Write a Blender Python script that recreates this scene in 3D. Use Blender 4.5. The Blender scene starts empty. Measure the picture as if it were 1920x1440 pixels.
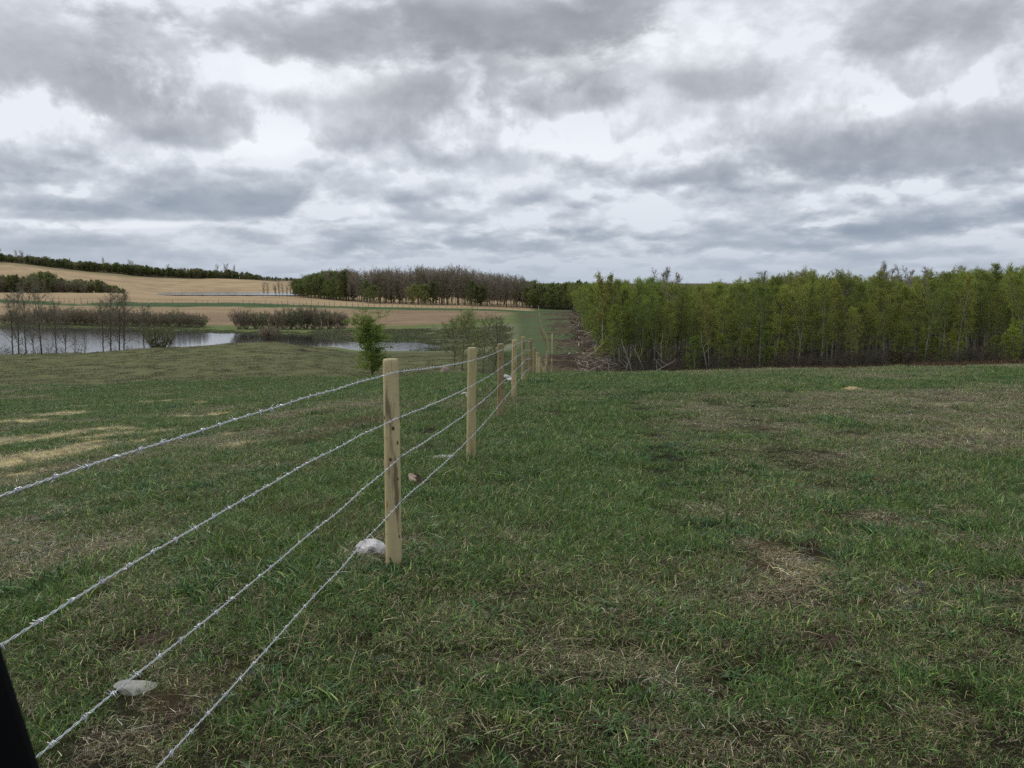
import bpy, math, random
import numpy as np
from mathutils import Vector, Matrix, Euler

S = bpy.context.scene
COL = S.collection
R = math.radians
F_PX, Y_H, ZC = 1600.0, 538.0, 1.85
PITCH = math.atan((720 - Y_H) / F_PX)

# ------------------------------------------------------------------ camera
cam_d = bpy.data.cameras.new('camera')
cam = bpy.data.objects.new('camera', cam_d)
COL.objects.link(cam)
cam.location = (0, 0, ZC)
cam.rotation_euler = (R(90) - PITCH, 0, 0)
cam_d.sensor_width = 36
cam_d.lens = 36 * F_PX / 1920
cam_d.clip_start = 0.05
cam_d.clip_end = 20000
cam_d.dof.use_dof = True
cam_d.dof.focus_distance = 8.0
cam_d.dof.aperture_fstop = 16
S.camera = cam

# ------------------------------------------------------------------ node helpers
class NT:
    def __init__(self, tree):
        self.t = tree; self.n = tree.nodes; self.l = tree.links
    def put(self, sock, v):
        if v is None: return
        if isinstance(v, bpy.types.NodeSocket): self.l.new(v, sock)
        else:
            if isinstance(v, (tuple, list)) and len(v) == 3 and sock.type == 'RGBA': v = (*v, 1)
            sock.default_value = v
    def math(self, op, a, b=None, c=None, clamp=False):
        n = self.n.new('ShaderNodeMath'); n.operation = op; n.use_clamp = clamp
        for i, v in enumerate((a, b, c)): self.put(n.inputs[i], v)
        return n.outputs[0]
    def vec(self, op, a, b=None, scale=None):
        n = self.n.new('ShaderNodeVectorMath'); n.operation = op
        self.put(n.inputs[0], a); self.put(n.inputs[1], b)
        if scale is not None: self.put(n.inputs['Scale'], scale)
        return n.outputs['Value'] if op in ('LENGTH', 'DOT_PRODUCT') else n.outputs[0]
    def comb(self, x=0, y=0, z=0):
        n = self.n.new('ShaderNodeCombineXYZ')
        for i, v in enumerate((x, y, z)): self.put(n.inputs[i], v)
        return n.outputs[0]
    def sep(self, v):
        n = self.n.new('ShaderNodeSeparateXYZ'); self.put(n.inputs[0], v); return n.outputs
    def noise(self, v, scale, detail=4, rough=0.55, dist=0.0, color=False, lac=2.0):
        n = self.n.new('ShaderNodeTexNoise'); self.put(n.inputs['Vector'], v)
        n.inputs['Scale'].default_value = scale; n.inputs['Detail'].default_value = detail
        n.inputs['Roughness'].default_value = rough; n.inputs['Distortion'].default_value = dist
        n.inputs['Lacunarity'].default_value = lac
        return n.outputs['Color' if color else 'Fac']
    def ramp(self, v, a, b, c=0.0, d=1.0, smooth=True):
        n = self.n.new('ShaderNodeMapRange'); n.interpolation_type = 'SMOOTHSTEP' if smooth else 'LINEAR'
        self.put(n.inputs[0], v)
        for i, x in enumerate((a, b, c, d)): self.put(n.inputs[i + 1], x)
        return n.outputs[0]
    def mix(self, f, a, b, mode='MIX'):
        n = self.n.new('ShaderNodeMix'); n.data_type = 'RGBA'; n.blend_type = mode
        self.put(n.inputs[0], f); self.put(n.inputs[6], a); self.put(n.inputs[7], b)
        return n.outputs[2]
    def attr(self, name, out='Color'):
        n = self.n.new('ShaderNodeAttribute'); n.attribute_name = name; return n.outputs[out]
    def scale(self, c, k):
        return self.vec('SCALE', c, None, k)

def ray(px, py):
    vx = (px - 960) / F_PX
    vy = math.cos(PITCH) + (720 - py) / F_PX * math.sin(PITCH)
    vz = -math.sin(PITCH) + (720 - py) / F_PX * math.cos(PITCH)
    return vx / vy, vz / vy

# ------------------------------------------------------------------ sky
W = bpy.data.worlds.new('World'); S.world = W; W.use_nodes = True
w = NT(W.node_tree); W.node_tree.nodes.clear()
SUN_EL, SUN_AZ = R(48), R(-62)
tc = w.n.new('ShaderNodeTexCoord').outputs['Generated']
sx, sy, sz = w.sep(tc)
el = w.math('ARCSINE', sz)
az = w.math('ARCTAN2', sx, sy)
D = w.vec('MULTIPLY', tc, (1.0, 1.0, 1.9))
Dn = w.vec('MULTIPLY', D, w.comb(1, 1, w.ramp(el, 0.0, 0.25, 1.7, 1.0)))
# billowed cloud edges: a scalar fringe on each cloud's outline plus a gentle warp
w1 = w.vec('SUBTRACT', w.noise(w.vec('ADD', D, (7.3, 2.1, 0)), 3.2, 3, 0.5, 0.0, True), (0.5, 0.5, 0.5))
P = w.vec('ADD', w.comb(az, el, 0.0), w.vec('MULTIPLY', w.vec('SCALE', w1, None, w.ramp(el, 0.0, 0.40, 0.06, 0.20, False)), (1.0, 0.45, 0.0)))
nE = w.noise(w.vec('ADD', Dn, (3.1, 8.2, 0)), 10.0, 9, 0.62, 0.1)
edge = w.math('MULTIPLY', w.math('SUBTRACT', nE, 0.47), 2.1)
def blob(px, py, wx, up, dn, amt):
    """one dark cloud: centre, half width, soft extent upward, crisp extent downward (photo pixels -> angles)"""
    u, s = ray(px, py)
    a = math.atan(u); e = math.atan(s * math.cos(a))
    d = w.vec('SUBTRACT', P, (a, e, 0.0))
    d = w.vec('MULTIPLY', d, (F_PX / wx, F_PX / up, 0.0))
    X, Y1, _ = w.sep(d)
    Yv = w.math('MAXIMUM', Y1, w.math('MULTIPLY', Y1, -up / dn))
    rr = w.math('ADD', w.vec('LENGTH', w.comb(X, Yv, 0.0)), edge)
    return w.math('MULTIPLY', w.ramp(rr, 1.15, 0.55, 0.0, min(1.0, amt * 1.18)), w.ramp(Y1, 0.95, -0.35, 0.22, 1.0))
dark = None
BL = [(620, 40, 330, 60, 60, .62), (900, 20, 280, 60, 70, .80), (1130, 10, 110, 50, 40, .55), (60, 130, 190, 110, 90, .85),
      (170, 180, 90, 70, 40, .55), (330, 235, 130, 50, 45, .50), (640, 190, 210, 90, 80, .50), (800, 175, 140, 60, 55, .50),
      (1060, 160, 170, 55, 40, .48), (1320, 130, 130, 60, 50, .40), (1700, 50, 180, 60, 40, .38), (1640, 235, 300, 80, 90, .55),
      (1800, 280, 260, 90, 42, .75), (1560, 280, 80, 50, 40, .35), (400, 375, 200, 60, 40, .85), (120, 370, 260, 40, 28, .48),
      (260, 405, 330, 30, 16, .40), (860, 400, 90, 34, 18, .36), (1110, 410, 90, 34, 20, .50), (1250, 322, 190, 30, 24, .34),
      (1400, 440, 150, 60, 36, .62), (1620, 420, 160, 50, 34, .55), (1850, 395, 150, 40, 30, .55), (740, 350, 180, 40, 30, .34),
      (680, 440, 120, 30, 18, .34), (60, 470, 260, 40, 30, .40), (960, 455, 160, 24, 16, .26), (1560, 480, 240, 24, 18, .34),
      (1450, 330, 200, 40, 30, .30), (20, 330, 110, 30, 16, .3)]
for b in BL:
    v = blob(*b)
    dark = v if dark is None else w.math('SUBTRACT', 1.0, w.math('MULTIPLY', w.math('SUBTRACT', 1.0, dark), w.math('SUBTRACT', 1.0, v)))
# bright openings
lite = None
for b in [(470, 250, 110, 60, 60, .9), (1010, 75, 160, 60, 60, .9), (560, 120, 220, 50, 50, .8), (1480, 295, 130, 50, 45, .8), (1230, 60, 180, 70, 60, .7),
          (1100, 260, 260, 60, 60, .55), (200, 215, 100, 30, 30, .6), (1600, 175, 150, 30, 30, .5), (700, 385, 50, 16, 16, .5), (200, 425, 180, 18, 10, .5), (1060, 430, 60, 14, 12, .4)]:
    v = blob(*b)
    lite = v if lite is None else w.math('ADD', lite, v, None, True)
# self shaded billows: difference of two samples gives a lit upper rim and a grey belly
nA = w.noise(Dn, 9.0, 9, 0.58, 0.0)
nB = w.noise(w.vec('ADD', Dn, (0.0, 0.0, 0.035)), 9.0, 9, 0.58, 0.0)
rel = w.math('MULTIPLY', w.math('SUBTRACT', nA, nB), w.ramp(el, 0.08, 0.30, 2.3, 1.4))
nC = w.noise(w.vec('ADD', D, (11, 5, 0)), 2.4, 4, 0.6, 0.3)
gen = w.ramp(nC, 0.38, 0.68, 0.0, 0.45)
# rows of small cumulus: every Voronoi cell is one puff with a pale crown and a grey flat base
wz = w.vec('SUBTRACT', w.noise(w.vec('ADD', Dn, (1.7, 4.4, 0)), 11.0, 5, 0.6, 0.0, True), (0.5, 0.5, 0.5))
def puffs(vec, scale):
    vec = w.vec('ADD', vec, w.vec('SCALE', wz, None, 1.5 / scale))
    vo = w.n.new('ShaderNodeTexVoronoi'); vo.inputs['Scale'].default_value = scale; w.put(vo.inputs['Vector'], vec)
    ve = w.n.new('ShaderNodeTexVoronoi'); ve.feature = 'DISTANCE_TO_EDGE'; ve.inputs['Scale'].default_value = scale; w.put(ve.inputs['Vector'], vec)
    off = w.vec('SUBTRACT', vec, vo.outputs['Position']); dz = w.math('MULTIPLY', w.sep(off)[2], scale)
    m = w.math('MULTIPLY', w.ramp(vo.outputs['Distance'], 0.75, 0.30), w.ramp(ve.outputs['Distance'], 0.0, 0.22))
    return w.math('MULTIPLY', m, w.ramp(dz, 0.32, -0.36, -0.55, 1.0))
Dp = w.vec('MULTIPLY', tc, w.comb(1, 1, w.ramp(el, 0.0, 0.3, 4.2, 2.0, False)))
pf = w.math('ADD', w.math('MULTIPLY', puffs(Dp, 5.5), w.ramp(el, 0.05, 0.5, 0.58, 0.38)), w.math('MULTIPLY', puffs(w.vec('ADD', Dp, (4.4, 1.2, .7)), 12.0), w.ramp(el, 0.06, 0.26, 0.60, 0.12)))
# elsewhere in the sky (outside the modelled clouds) the same kind of dark bases go on
far_az = w.ramp(w.math('ABSOLUTE', az), 0.60, 0.80, 0.0, 1.0)
hi_el = w.ramp(el, 0.36, 0.50, 0.0, 1.0)
outside = w.math('MAXIMUM', far_az, hi_el)
dk2 = w.math('MULTIPLY', w.ramp(nC, 0.45, 0.72, 0.0, 0.7), outside)
tot = w.math('ADD', w.math('ADD', w.math('MULTIPLY', dark, 1.15), dk2), w.math('MULTIPLY', gen, 0.55))
tot = w.math('SUBTRACT', tot, w.math('MULTIPLY', lite, 0.30))
tot = w.math('ADD', w.math('ADD', tot, rel), w.math('SUBTRACT', pf, 0.03))
tot = w.math('SUBTRACT', 1.06, w.math('EXPONENT', w.math('MULTIPLY', w.math('MAXIMUM', tot, -.05), -1.30)))
tot = w.math('MULTIPLY', tot, 1.0, None, True)
darkcol = w.mix(w.ramp(el, 0.06, 0.22), (0.235, 0.282, 0.355), (0.245, 0.253, 0.282))
litecol = w.mix(w.ramp(el, 0.0, 0.16), (0.575, 0.62, 0.69), (0.71, 0.745, 0.80))
litecol = w.mix(w.math('MULTIPLY', lite, 0.8, None, True), litecol, (0.80, 0.84, 0.88))
cl = w.mix(tot, litecol, darkcol)
hz = w.ramp(el, 0.0, 0.07, 0.75, 0.0)
cl = w.mix(hz, cl, (0.40, 0.46, 0.545))
sky = w.n.new('ShaderNodeTexSky'); sky.sky_type = 'NISHITA'; sky.sun_disc = False
sky.sun_elevation = SUN_EL; sky.sun_rotation = SUN_AZ; sky.air_density = 1.0; sky.dust_density = 2.0
SKY_STRENGTH = 0.10
col = w.mix(0.95, sky.outputs[0], w.scale(cl, 1.0 / SKY_STRENGTH))
bg = w.n.new('ShaderNodeBackground'); w.put(bg.inputs[0], col); bg.inputs[1].default_value = SKY_STRENGTH
out = w.n.new('ShaderNodeOutputWorld'); w.l.new(bg.outputs[0], out.inputs[0])
W.cycles.sampling_method = 'MANUAL'; W.cycles.sample_map_resolution = 512

sun_d = bpy.data.lights.new('sun', 'SUN'); sun_d.energy = 1.5; sun_d.angle = R(16); sun_d.color = (1.0, 0.95, 0.88)
sun = bpy.data.objects.new('sun', sun_d); COL.objects.link(sun)
sd = Vector((math.sin(SUN_AZ) * math.cos(SUN_EL), math.cos(SUN_AZ) * math.cos(SUN_EL), math.sin(SUN_EL)))
sun.rotation_euler = sd.to_track_quat('Z', 'Y').to_euler()
S.view_settings.view_transform = 'Standard'; S.view_settings.look = 'None'
S.view_settings.exposure = 0.22; S.view_settings.gamma = 1.0; S.view_settings.use_curve_mapping = False
S.render.engine = 'CYCLES'
S.cycles.max_bounces = 5; S.cycles.diffuse_bounces = 3; S.cycles.transparent_max_bounces = 4
S.cycles.use_denoising = False

# ------------------------------------------------------------------ generic helpers
def tag(o, label=None, cat=None, group=None, kind=None):
    if label: o['label'] = label
    if cat: o['category'] = cat
    if group: o['group'] = group
    if kind: o['kind'] = kind
    return o

def empty(name, loc, rz=0.0, parent=None):
    o = bpy.data.objects.new(name, None); o.empty_display_size = 0.1
    o.location = loc; o.rotation_euler = (0, 0, rz); COL.objects.link(o)
    if parent: o.parent = parent
    return o

def link(name, me, parent=None, loc=(0, 0, 0), rot=(0, 0, 0), scl=None):
    o = bpy.data.objects.new(name, me); o.location = loc; o.rotation_euler = rot
    if scl is not None: o.scale = (scl,) * 3 if isinstance(scl, (int, float)) else scl
    COL.objects.link(o)
    if parent: o.parent = parent
    return o

class MB:
    """numpy mesh builder: quads and triangles, material slot and colour per vertex"""
    def __init__(self): self.V = []; self.Q = []; self.T = []; self.qm = []; self.tm = []; self.C = []; self.n = 0
    def add(self, V, Q=None, T=None, mat=0, col=(1, 1, 1)):
        V = np.asarray(V, float).reshape(-1, 3); self.V.append(V)
        c = np.asarray(col, float)
        if c.ndim == 1: c = np.tile(c[:3], (len(V), 1))
        self.C.append(c)
        if Q is not None and len(Q): Q = np.asarray(Q, int); self.Q.append(Q + self.n); self.qm.append(np.full(len(Q), mat))
        if T is not None and len(T): T = np.asarray(T, int); self.T.append(T + self.n); self.tm.append(np.full(len(T), mat))
        self.n += len(V)
    def tube(self, pts, rad, sides=5, mat=0, col=(1, 1, 1), cap=False, rough=0.0, rng=None):
        pts = np.asarray(pts, float); n = len(pts)
        rad = np.broadcast_to(np.asarray(rad, float), (n,))
        t = np.gradient(pts, axis=0); t /= np.linalg.norm(t, axis=1, keepdims=True) + 1e-12
        ref = np.array([0.0, 0, 1.0]) if abs(t[:, 2]).mean() < 0.8 else np.array([1.0, 0, 0])
        a = np.cross(t, ref); a /= np.linalg.norm(a, axis=1, keepdims=True) + 1e-12
        b = np.cross(t, a)
        th = np.arange(sides) * 2 * math.pi / sides
        rr = rad[:, None] * np.ones(sides)
        if rough and rng is not None: rr = rr * (1 + rough * (rng.random((n, sides)) - 0.5))
        V = pts[:, None, :] + rr[:, :, None] * (np.cos(th)[None, :, None] * a[:, None, :] + np.sin(th)[None, :, None] * b[:, None, :])
        i = np.arange(n - 1)[:, None] * sides; j = np.arange(sides)[None, :]; k = (j + 1) % sides
        Q = np.stack([i + j, i + k, i + k + sides, i + j + sides], -1).reshape(-1, 4)
        T = None
        V = V.reshape(-1, 3)
        if cap:
            V = np.vstack([V, pts[0], pts[-1]]); m = n * sides; jj = np.arange(sides); kk = (jj + 1) % sides
            T = np.vstack([np.stack([kk, jj, np.full(sides, m)], -1), np.stack([jj + (n - 1) * sides, kk + (n - 1) * sides, np.full(sides, m + 1)], -1)])
        c = np.asarray(col, float)
        if c.ndim == 2: c = np.vstack([np.repeat(c, sides, 0)] + ([c[:1], c[-1:]] if cap else []))
        self.add(V, Q, T, mat, c)
    def mesh(self, name, mats, smooth=True):
        V = np.vstack(self.V); C = np.vstack(self.C)
        Q = np.vstack(self.Q) if self.Q else np.zeros((0, 4), int); T = np.vstack(self.T) if self.T else np.zeros((0, 3), int)
        me = bpy.data.meshes.new(name)
        me.vertices.add(len(V)); me.vertices.foreach_set('co', V.ravel())
        me.loops.add(Q.size + T.size); me.loops.foreach_set('vertex_index', np.concatenate([Q.ravel(), T.ravel()]).astype(np.int32))
        me.polygons.add(len(Q) + len(T))
        st = np.concatenate([np.arange(len(Q)) * 4, Q.size + np.arange(len(T)) * 3]).astype(np.int32)
        me.polygons.foreach_set('loop_start', st)
        for m in mats: me.materials.append(m)
        mi = np.concatenate(self.qm + self.tm).astype(np.int32)
        me.polygons.foreach_set('material_index', mi)
        me.polygons.foreach_set('use_smooth', np.full(len(mi), smooth))
        ca = me.color_attributes.new('tint', 'FLOAT_COLOR', 'POINT')
        ca.data.foreach_set('color', np.hstack([C, np.ones((len(C), 1))]).ravel())
        me.update(calc_edges=True); me.validate()
        return me
    def build(self, name, mats, parent=None, loc=(0, 0, 0), rot=(0, 0, 0), scl=None, smooth=True):
        return link(name, self.mesh(name, mats, smooth), parent, loc, rot, scl)

def hash2(ix, iy, s):
    h = (ix.astype(np.int64) * 374761393 + iy.astype(np.int64) * 668265263 + s * 974711) & 0x7fffffff
    h = ((h ^ (h >> 13)) * 1274126177) & 0x7fffffff
    h = h ^ (h >> 16)
    return (h & 0xffff) / 65535.0
def vnoise(x, y, s=0):
    x = np.asarray(x, float); y = np.asarray(y, float)
    ix = np.floor(x); iy = np.floor(y); fx = x - ix; fy = y - iy
    fx = fx * fx * (3 - 2 * fx); fy = fy * fy * (3 - 2 * fy)
    a = hash2(ix, iy, s); b = hash2(ix + 1, iy, s); c = hash2(ix, iy + 1, s); d = hash2(ix + 1, iy + 1, s)
    return (a * (1 - fx) + b * fx) * (1 - fy) + (c * (1 - fx) + d * fx) * fy
def fbm(x, y, o=4, s=0):
    t = 0; a = 0.5; n = 0
    for i in range(o):
        t = t + a * vnoise(x * 2 ** i + 17.3 * i, y * 2 ** i - 9.1 * i, s + i); n += a; a *= 0.5
    return t / n
def sst(a, b, x):
    t = np.clip((x - a) / (b - a), 0, 1); return t * t * (3 - 2 * t)

# ------------------------------------------------------------------ terrain: height as a function of bearing and depth
def zy(px, Y, y): return ZC + ray(px, y)[1] * Y
def C(px, near, far): return px, near + [(Y, zy(px, Y, y)) for Y, y in far]
POND = -7.0; POND2 = -2.3
COLS = [
 C(-700, [(0.5, .1), (5, -.5), (10, -1.2), (20, -2.2), (30, -2.9), (40, -3.4), (60, -4.6), (88, -5.4), (104, -7.3), (125, -7.8), (170, -7.8), (195, -6.9), (205, -6.4)],
   [(250, 576), (275, 563), (380, 549), (480, 537), (600, 524), (900, 480), (1100, 462), (2500, 475), (7000, 505)]),
 C(0, [(0.5, .1), (5, -.25), (10, -.8), (20, -1.8), (30, -2.5), (40, -3.15), (58, -4.1), (74, -4.6)], [(88, 664)]),
 C(170, [(0.5, .1), (5, -.15), (10, -.65), (20, -1.6), (30, -2.4), (40, -3.05), (58, -4.0), (74, -4.3)], [(88, 658)]),
 C(350, [(0.5, .12), (5, -.06), (10, -.5), (20, -1.45), (30, -2.25), (40, -2.95), (56, -3.7), (72, -3.9)], [(87, 649)]),
 C(500, [(0.5, .15), (5, -.0), (10, -.4), (20, -1.3), (30, -2.1), (40, -2.8), (56, -3.4), (72, -3.7)], [(85, 642)]),
 C(600, [(0.5, .17), (5, .02), (10, -.32), (20, -1.1), (30, -1.95), (40, -2.65), (55, -3.5), (75, -4.1)], [(90, 651)]),
 C(700, [(0.5, .2), (2, .14), (5.4, .04), (10.3, -.27), (15, -.6), (20, -.95)], [(30, 732), (40, 714), (50, 705), (68, 690), (90, 670), (112, 657.5)]),
 C(830, [(0.5, .2), (2, .14), (5.4, .04), (10.3, -.25), (15, -.55), (20, -.8)], [(30, 716), (37, 701)]),
 C(930, [(0.5, .2), (2, .14), (5.4, .04), (10.3, -.25), (15, -.5), (20, -.72), (25, -.93), (30, -1.3), (37, -2.1), (44, -3.0), (52, -4.0), (60, -4.3)], []),
 C(1010, [(0.5, .2), (2, .14), (5.4, .04), (10.3, -.24), (15, -.48), (20, -.70), (25, -.93), (30, -1.25), (36, -2.05), (40, -2.55), (44.5, -3.2), (48, -3.85), (53, -4.6), (60, -5.0)], []),
 C(1100, [(0.5, .2), (2, .14), (5.4, .04), (10.3, -.22), (15, -.45), (20, -.68), (25, -.92), (31, -1.30), (36, -2.1), (40, -2.65), (46, -3.6), (53, -4.6), (60, -5.05)], []),
 C(1300, [(0.5, .2), (2, .14), (5.4, .04), (10.3, -.18), (15, -.4), (20, -.62), (26, -.95), (32, -1.36), (38, -2.1), (46, -3.4), (56, -4.6), (64, -4.9)], []),
 C(1600, [(0.5, .2), (2, .14), (5.4, .04), (10.3, -.14), (15, -.35), (20, -.58), (26, -.90), (33, -1.32), (40, -2.2), (48, -3.4), (58, -4.4), (64, -4.6)], []),
 C(1920, [(0.5, .2), (2, .14), (5.4, .06), (10.3, -.10), (15, -.3), (20, -.5), (26, -.80), (34, -1.28), (42, -2.3), (50, -3.3), (58, -3.9), (64, -4.1)], []),
]
COLS = dict(COLS)
def ext(px, pts): COLS[px] = COLS[px] + pts
def yy(px, L): return [(Y, zy(px, Y, y)) for Y, y in L]
ext(0, [(102, -7.2), (125, -7.8), (170, -7.8), (192, -6.95), (205, -6.3)] + yy(0, [(250, 576), (275, 563), (310, 556), (380, 549), (480, 537), (600, 526), (900, 496), (1100, 482), (2500, 492), (7000, 515)]))
ext(170, [(100, -7.15), (125, -7.8), (165, -7.8), (184, -6.95), (200, -6.4)] + yy(170, [(248, 578), (272, 567), (310, 556), (380, 549), (500, 540), (700, 528), (940, 510), (1120, 497), (2500, 508), (7000, 520)]))
ext(350, [(100, -7.1), (120, -7.7), (155, -7.7), (172, -6.95), (190, -6.6)] + yy(350, [(240, 580), (262, 572), (320, 559)]) + [(400, -2.5), (425, -2.45), (450, -3.2), (650, -3.2), (705, -1.5)] + yy(350, [(1000, 524), (1200, 512), (2500, 520), (7000, 525)]))
ext(500, [(99, -5.8), (112, -6.9), (135, -7.5), (150, -7.4), (161, -6.95), (180, -6.9)] + yy(500, [(240, 582), (258, 572), (320, 562)]) + [(400, -2.6), (425, -2.5), (455, -3.2), (640, -3.2), (705, -1.5)] + yy(500, [(900, 532), (1200, 524), (2500, 524), (7000, 526)]))
ext(600, [(105, -6.0), (127, -6.95), (135, -7.3), (150, -7.2), (158, -6.93), (182, -6.9)] + yy(600, [(240, 583), (256, 574), (300, 566), (420, 558)]) + [(470, -2.3), (640, -2.2), (700, -1.7)] + yy(600, [(900, 540), (1200, 527), (2500, 525), (7000, 527)]))
ext(700, [(117, -6.95), (121, -7.3), (136, -7.25), (141, -6.9), (182, -6.7)] + yy(700, [(240, 584), (256, 577), (300, 571), (450, 560), (1200, 545), (7000, 532)]))
ext(830, [(44, -2.9)] + yy(830, [(60, 686), (90, 667), (110, 657.5)]) + [(119, -7.08), (130, -7.1), (138, -6.9), (165, -6.7), (185, -6.2)] + yy(830, [(240, 583), (262, 577), (300, 573), (450, 562), (1200, 545), (7000, 532)]))
ext(930, [(75, -4.9), (90, -5.4), (112, -6.3), (130, -6.5), (160, -6.3), (185, -5.9)] + yy(930, [(245, 582), (300, 575), (450, 563), (1200, 545), (7000, 532)]))
ext(1010, [(75, -5.2), (100, -5.3), (130, -5.6), (170, -5.4)] + yy(1010, [(240, 586), (300, 577), (450, 564), (1200, 545), (7000, 532)]))
for p, z in ((1100, -5.2), (1300, -5.0), (1600, -4.7), (1920, -4.2)):
    ext(p, [(75, z), (110, z - .1), (170, z - .1)] + yy(p, [(240, 586), (300, 577), (450, 564), (1200, 545), (7000, 532)]))

def pchip(x, y, xi):
    x = np.asarray(x, float); y = np.asarray(y, float); h = np.diff(x); d = np.diff(y) / h; m = np.zeros(len(x))
    for i in range(1, len(x) - 1):
        if d[i - 1] * d[i] > 0:
            w1_ = 2 * h[i] + h[i - 1]; w2_ = h[i] + 2 * h[i - 1]
            m[i] = (w1_ + w2_) / (w1_ / d[i - 1] + w2_ / d[i])
    m[0] = d[0]; m[-1] = d[-1]
    xi = np.clip(xi, x[0], x[-1]); k = np.clip(np.searchsorted(x, xi) - 1, 0, len(x) - 2)
    t = (xi - x[k]) / h[k]; t2 = t * t; t3 = t2 * t
    return (2*t3-3*t2+1)*y[k] + (t3-2*t2+t)*h[k]*m[k] + (-2*t3+3*t2)*y[k+1] + (t3-t2)*h[k]*m[k+1]
NU, NL = 240, 500
LG = np.linspace(math.log(0.4), math.log(7000), NL)
pxs = sorted(COLS)
tabc = np.array([pchip([math.log(Y) for Y, z in COLS[p]], [z for Y, z in COLS[p]], LG) for p in pxs])
PXG = np.linspace(-700, 1920, NU)
TAB = np.array([pchip(pxs, tabc[:, j], PXG) for j in range(NL)]).T      # NU x NL
for _ in range(3):
    T2 = TAB.copy(); T2[1:-1] = (TAB[:-2] + 2 * TAB[1:-1] + TAB[2:]) / 4; TAB = T2
    T2 = TAB.copy(); T2[:, 1:-1] = (TAB[:, :-2] + 2 * TAB[:, 1:-1] + TAB[:, 2:]) / 4; TAB = T2

def coords(x, y):
    """bearing column (photo px of the ground point's bearing) and depth"""
    a = np.arctan2(x, y); ac = np.clip(a, -0.80, 0.60)
    r = np.hypot(x, y)
    return 960 + F_PX * np.tan(ac), r * np.cos(ac)
def H(x, y, fine=True):
    x = np.asarray(x, float); y = np.asarray(y, float)
    px, Yd = coords(x, y)
    fu = np.clip((px + 700) / 2620 * (NU - 1), 0, NU - 1.001); iu = fu.astype(int); fu = fu - iu
    fl = np.clip((np.log(np.maximum(Yd, 0.4)) - LG[0]) / (LG[-1] - LG[0]) * (NL - 1), 0, NL - 1.001); il = fl.astype(int); fl = fl - il
    z = (TAB[iu, il] * (1 - fu) + TAB[iu + 1, il] * fu) * (1 - fl) + (TAB[iu, il + 1] * (1 - fu) + TAB[iu + 1, il + 1] * fu) * fl
    if fine:
        k1 = sst(2, 8, Yd) * (1 - sst(60, 90, Yd))
        z = z + (fbm(x / 2.6, y / 2.6, 3, 5) - .5) * 0.10 * k1
        z = z + (fbm(x / 0.45, y / 0.45, 3, 9) - .5) * 0.055 * (1 - sst(20, 40, Yd))
        z = z + (fbm(x / 9, y / 9, 3, 15) - .5) * 0.5 * sst(35, 70, Yd) * (1 - sst(85, 100, Yd) * (1 - sst(175, 220, Yd)))
        z = z + (fbm(x / 90, y / 90, 3, 25) - .5) * 9 * sst(750, 1000, Yd) * (1 - sst(300, 700, px) * 0.5)
    return z
def gz(x, y): return float(H(np.array([x]), np.array([y]))[0])
def gpt(px, py, y0=1.5, y1=4000):
    """where the line of sight through a photo pixel first meets the ground"""
    u, s = ray(px, py)
    Y = np.exp(np.linspace(math.log(y0), math.log(y1), 4000)); d = ZC + s * Y - H(u * Y, Y)
    k = int(np.argmax(d < 0)) if (d < 0).any() else -1
    return u * Y[k], Y[k], gz(u * Y[k], Y[k])
def at(px, Y):
    x = (px - 960) / F_PX * Y / 1.0
    return x, Y, gz(x, Y)

# special patches of the pasture, placed on the ground: (x, y, rx, ry, strength)
def pat(px, py, wpx, hpx, k=1.0):
    x, y, z = gpt(px, py); x1 = gpt(px + wpx, py)[0]; y1 = gpt(px, py - hpx)[1]
    return (x, y, abs(x1 - x) + .02, abs(y1 - y) + .02, k)
STRAW = [pat(*a) for a in [(60, 858, 110, 9), (20, 870, 90, 8), (130, 846, 60, 6), (110, 818, 50, 6), (20, 828, 50, 6), (190, 806, 60, 4), (35, 790, 60, 3), (130, 776, 40, 3), (180, 762, 50, 2),
         (60, 886, 40, 4), (300, 812, 18, 5), (270, 826, 20, 4), (210, 818, 40, 4), (345, 782, 18, 3), (395, 778, 22, 4), (440, 836, 16, 4), (430, 815, 14, 3), (300, 752, 30, 2), (370, 757, 20, 2), (170, 832, 40, 4)]]
DEAD = [pat(*a) for a in [(1470, 1062, 75, 45, 1), (1660, 975, 90, 14, .6), (1830, 966, 60, 12, .7), (1560, 972, 50, 9, .7), (1590, 1240, 90, 40, .45), (1790, 1340, 110, 35, .6), (1740, 990, 120, 30, .4),
        (380, 1300, 90, 40, .8), (640, 1190, 60, 40, .4), (760, 1270, 100, 40, .5), (830, 1330, 80, 30, .5), (1230, 1400, 90, 30, .5), (1360, 1230, 100, 30, .4), (690, 1120, 40, 15, .4), (1060, 1140, 60, 20, .3), (1150, 1330, 110, 30, .4), (560, 1380, 60, 30, .5),
        (300, 1380, 60, 30, .7), (1170, 1260, 60, 25, .4)]]
SOIL = [pat(*a) for a in [(305, 1200, 62, 17, 1), (430, 1048, 22, 8, .8), (1525, 1027, 26, 7, 1), (1550, 1200, 36, 22, 1), (1170, 760, 24, 4, .9), (1232, 819, 28, 3, 1), (1040, 775, 20, 4, .9), (1035, 760, 26, 3, .5),
        (1610, 870, 30, 4, .5), (1210, 768, 30, 3, .5), (800, 812, 45, 10, .6), (1250, 845, 30, 5, .4), (760, 1290, 50, 16, .4), (840, 1260, 60, 20, .4), (310, 1350, 45, 25, .6), (1060, 815, 25, 3, .4), (568, 657, 14, 1, 1), (1840, 1390, 60, 15, .5), (1320, 1300, 60, 14, .3), (1530, 1040, 20, 6, .5)]]
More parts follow.
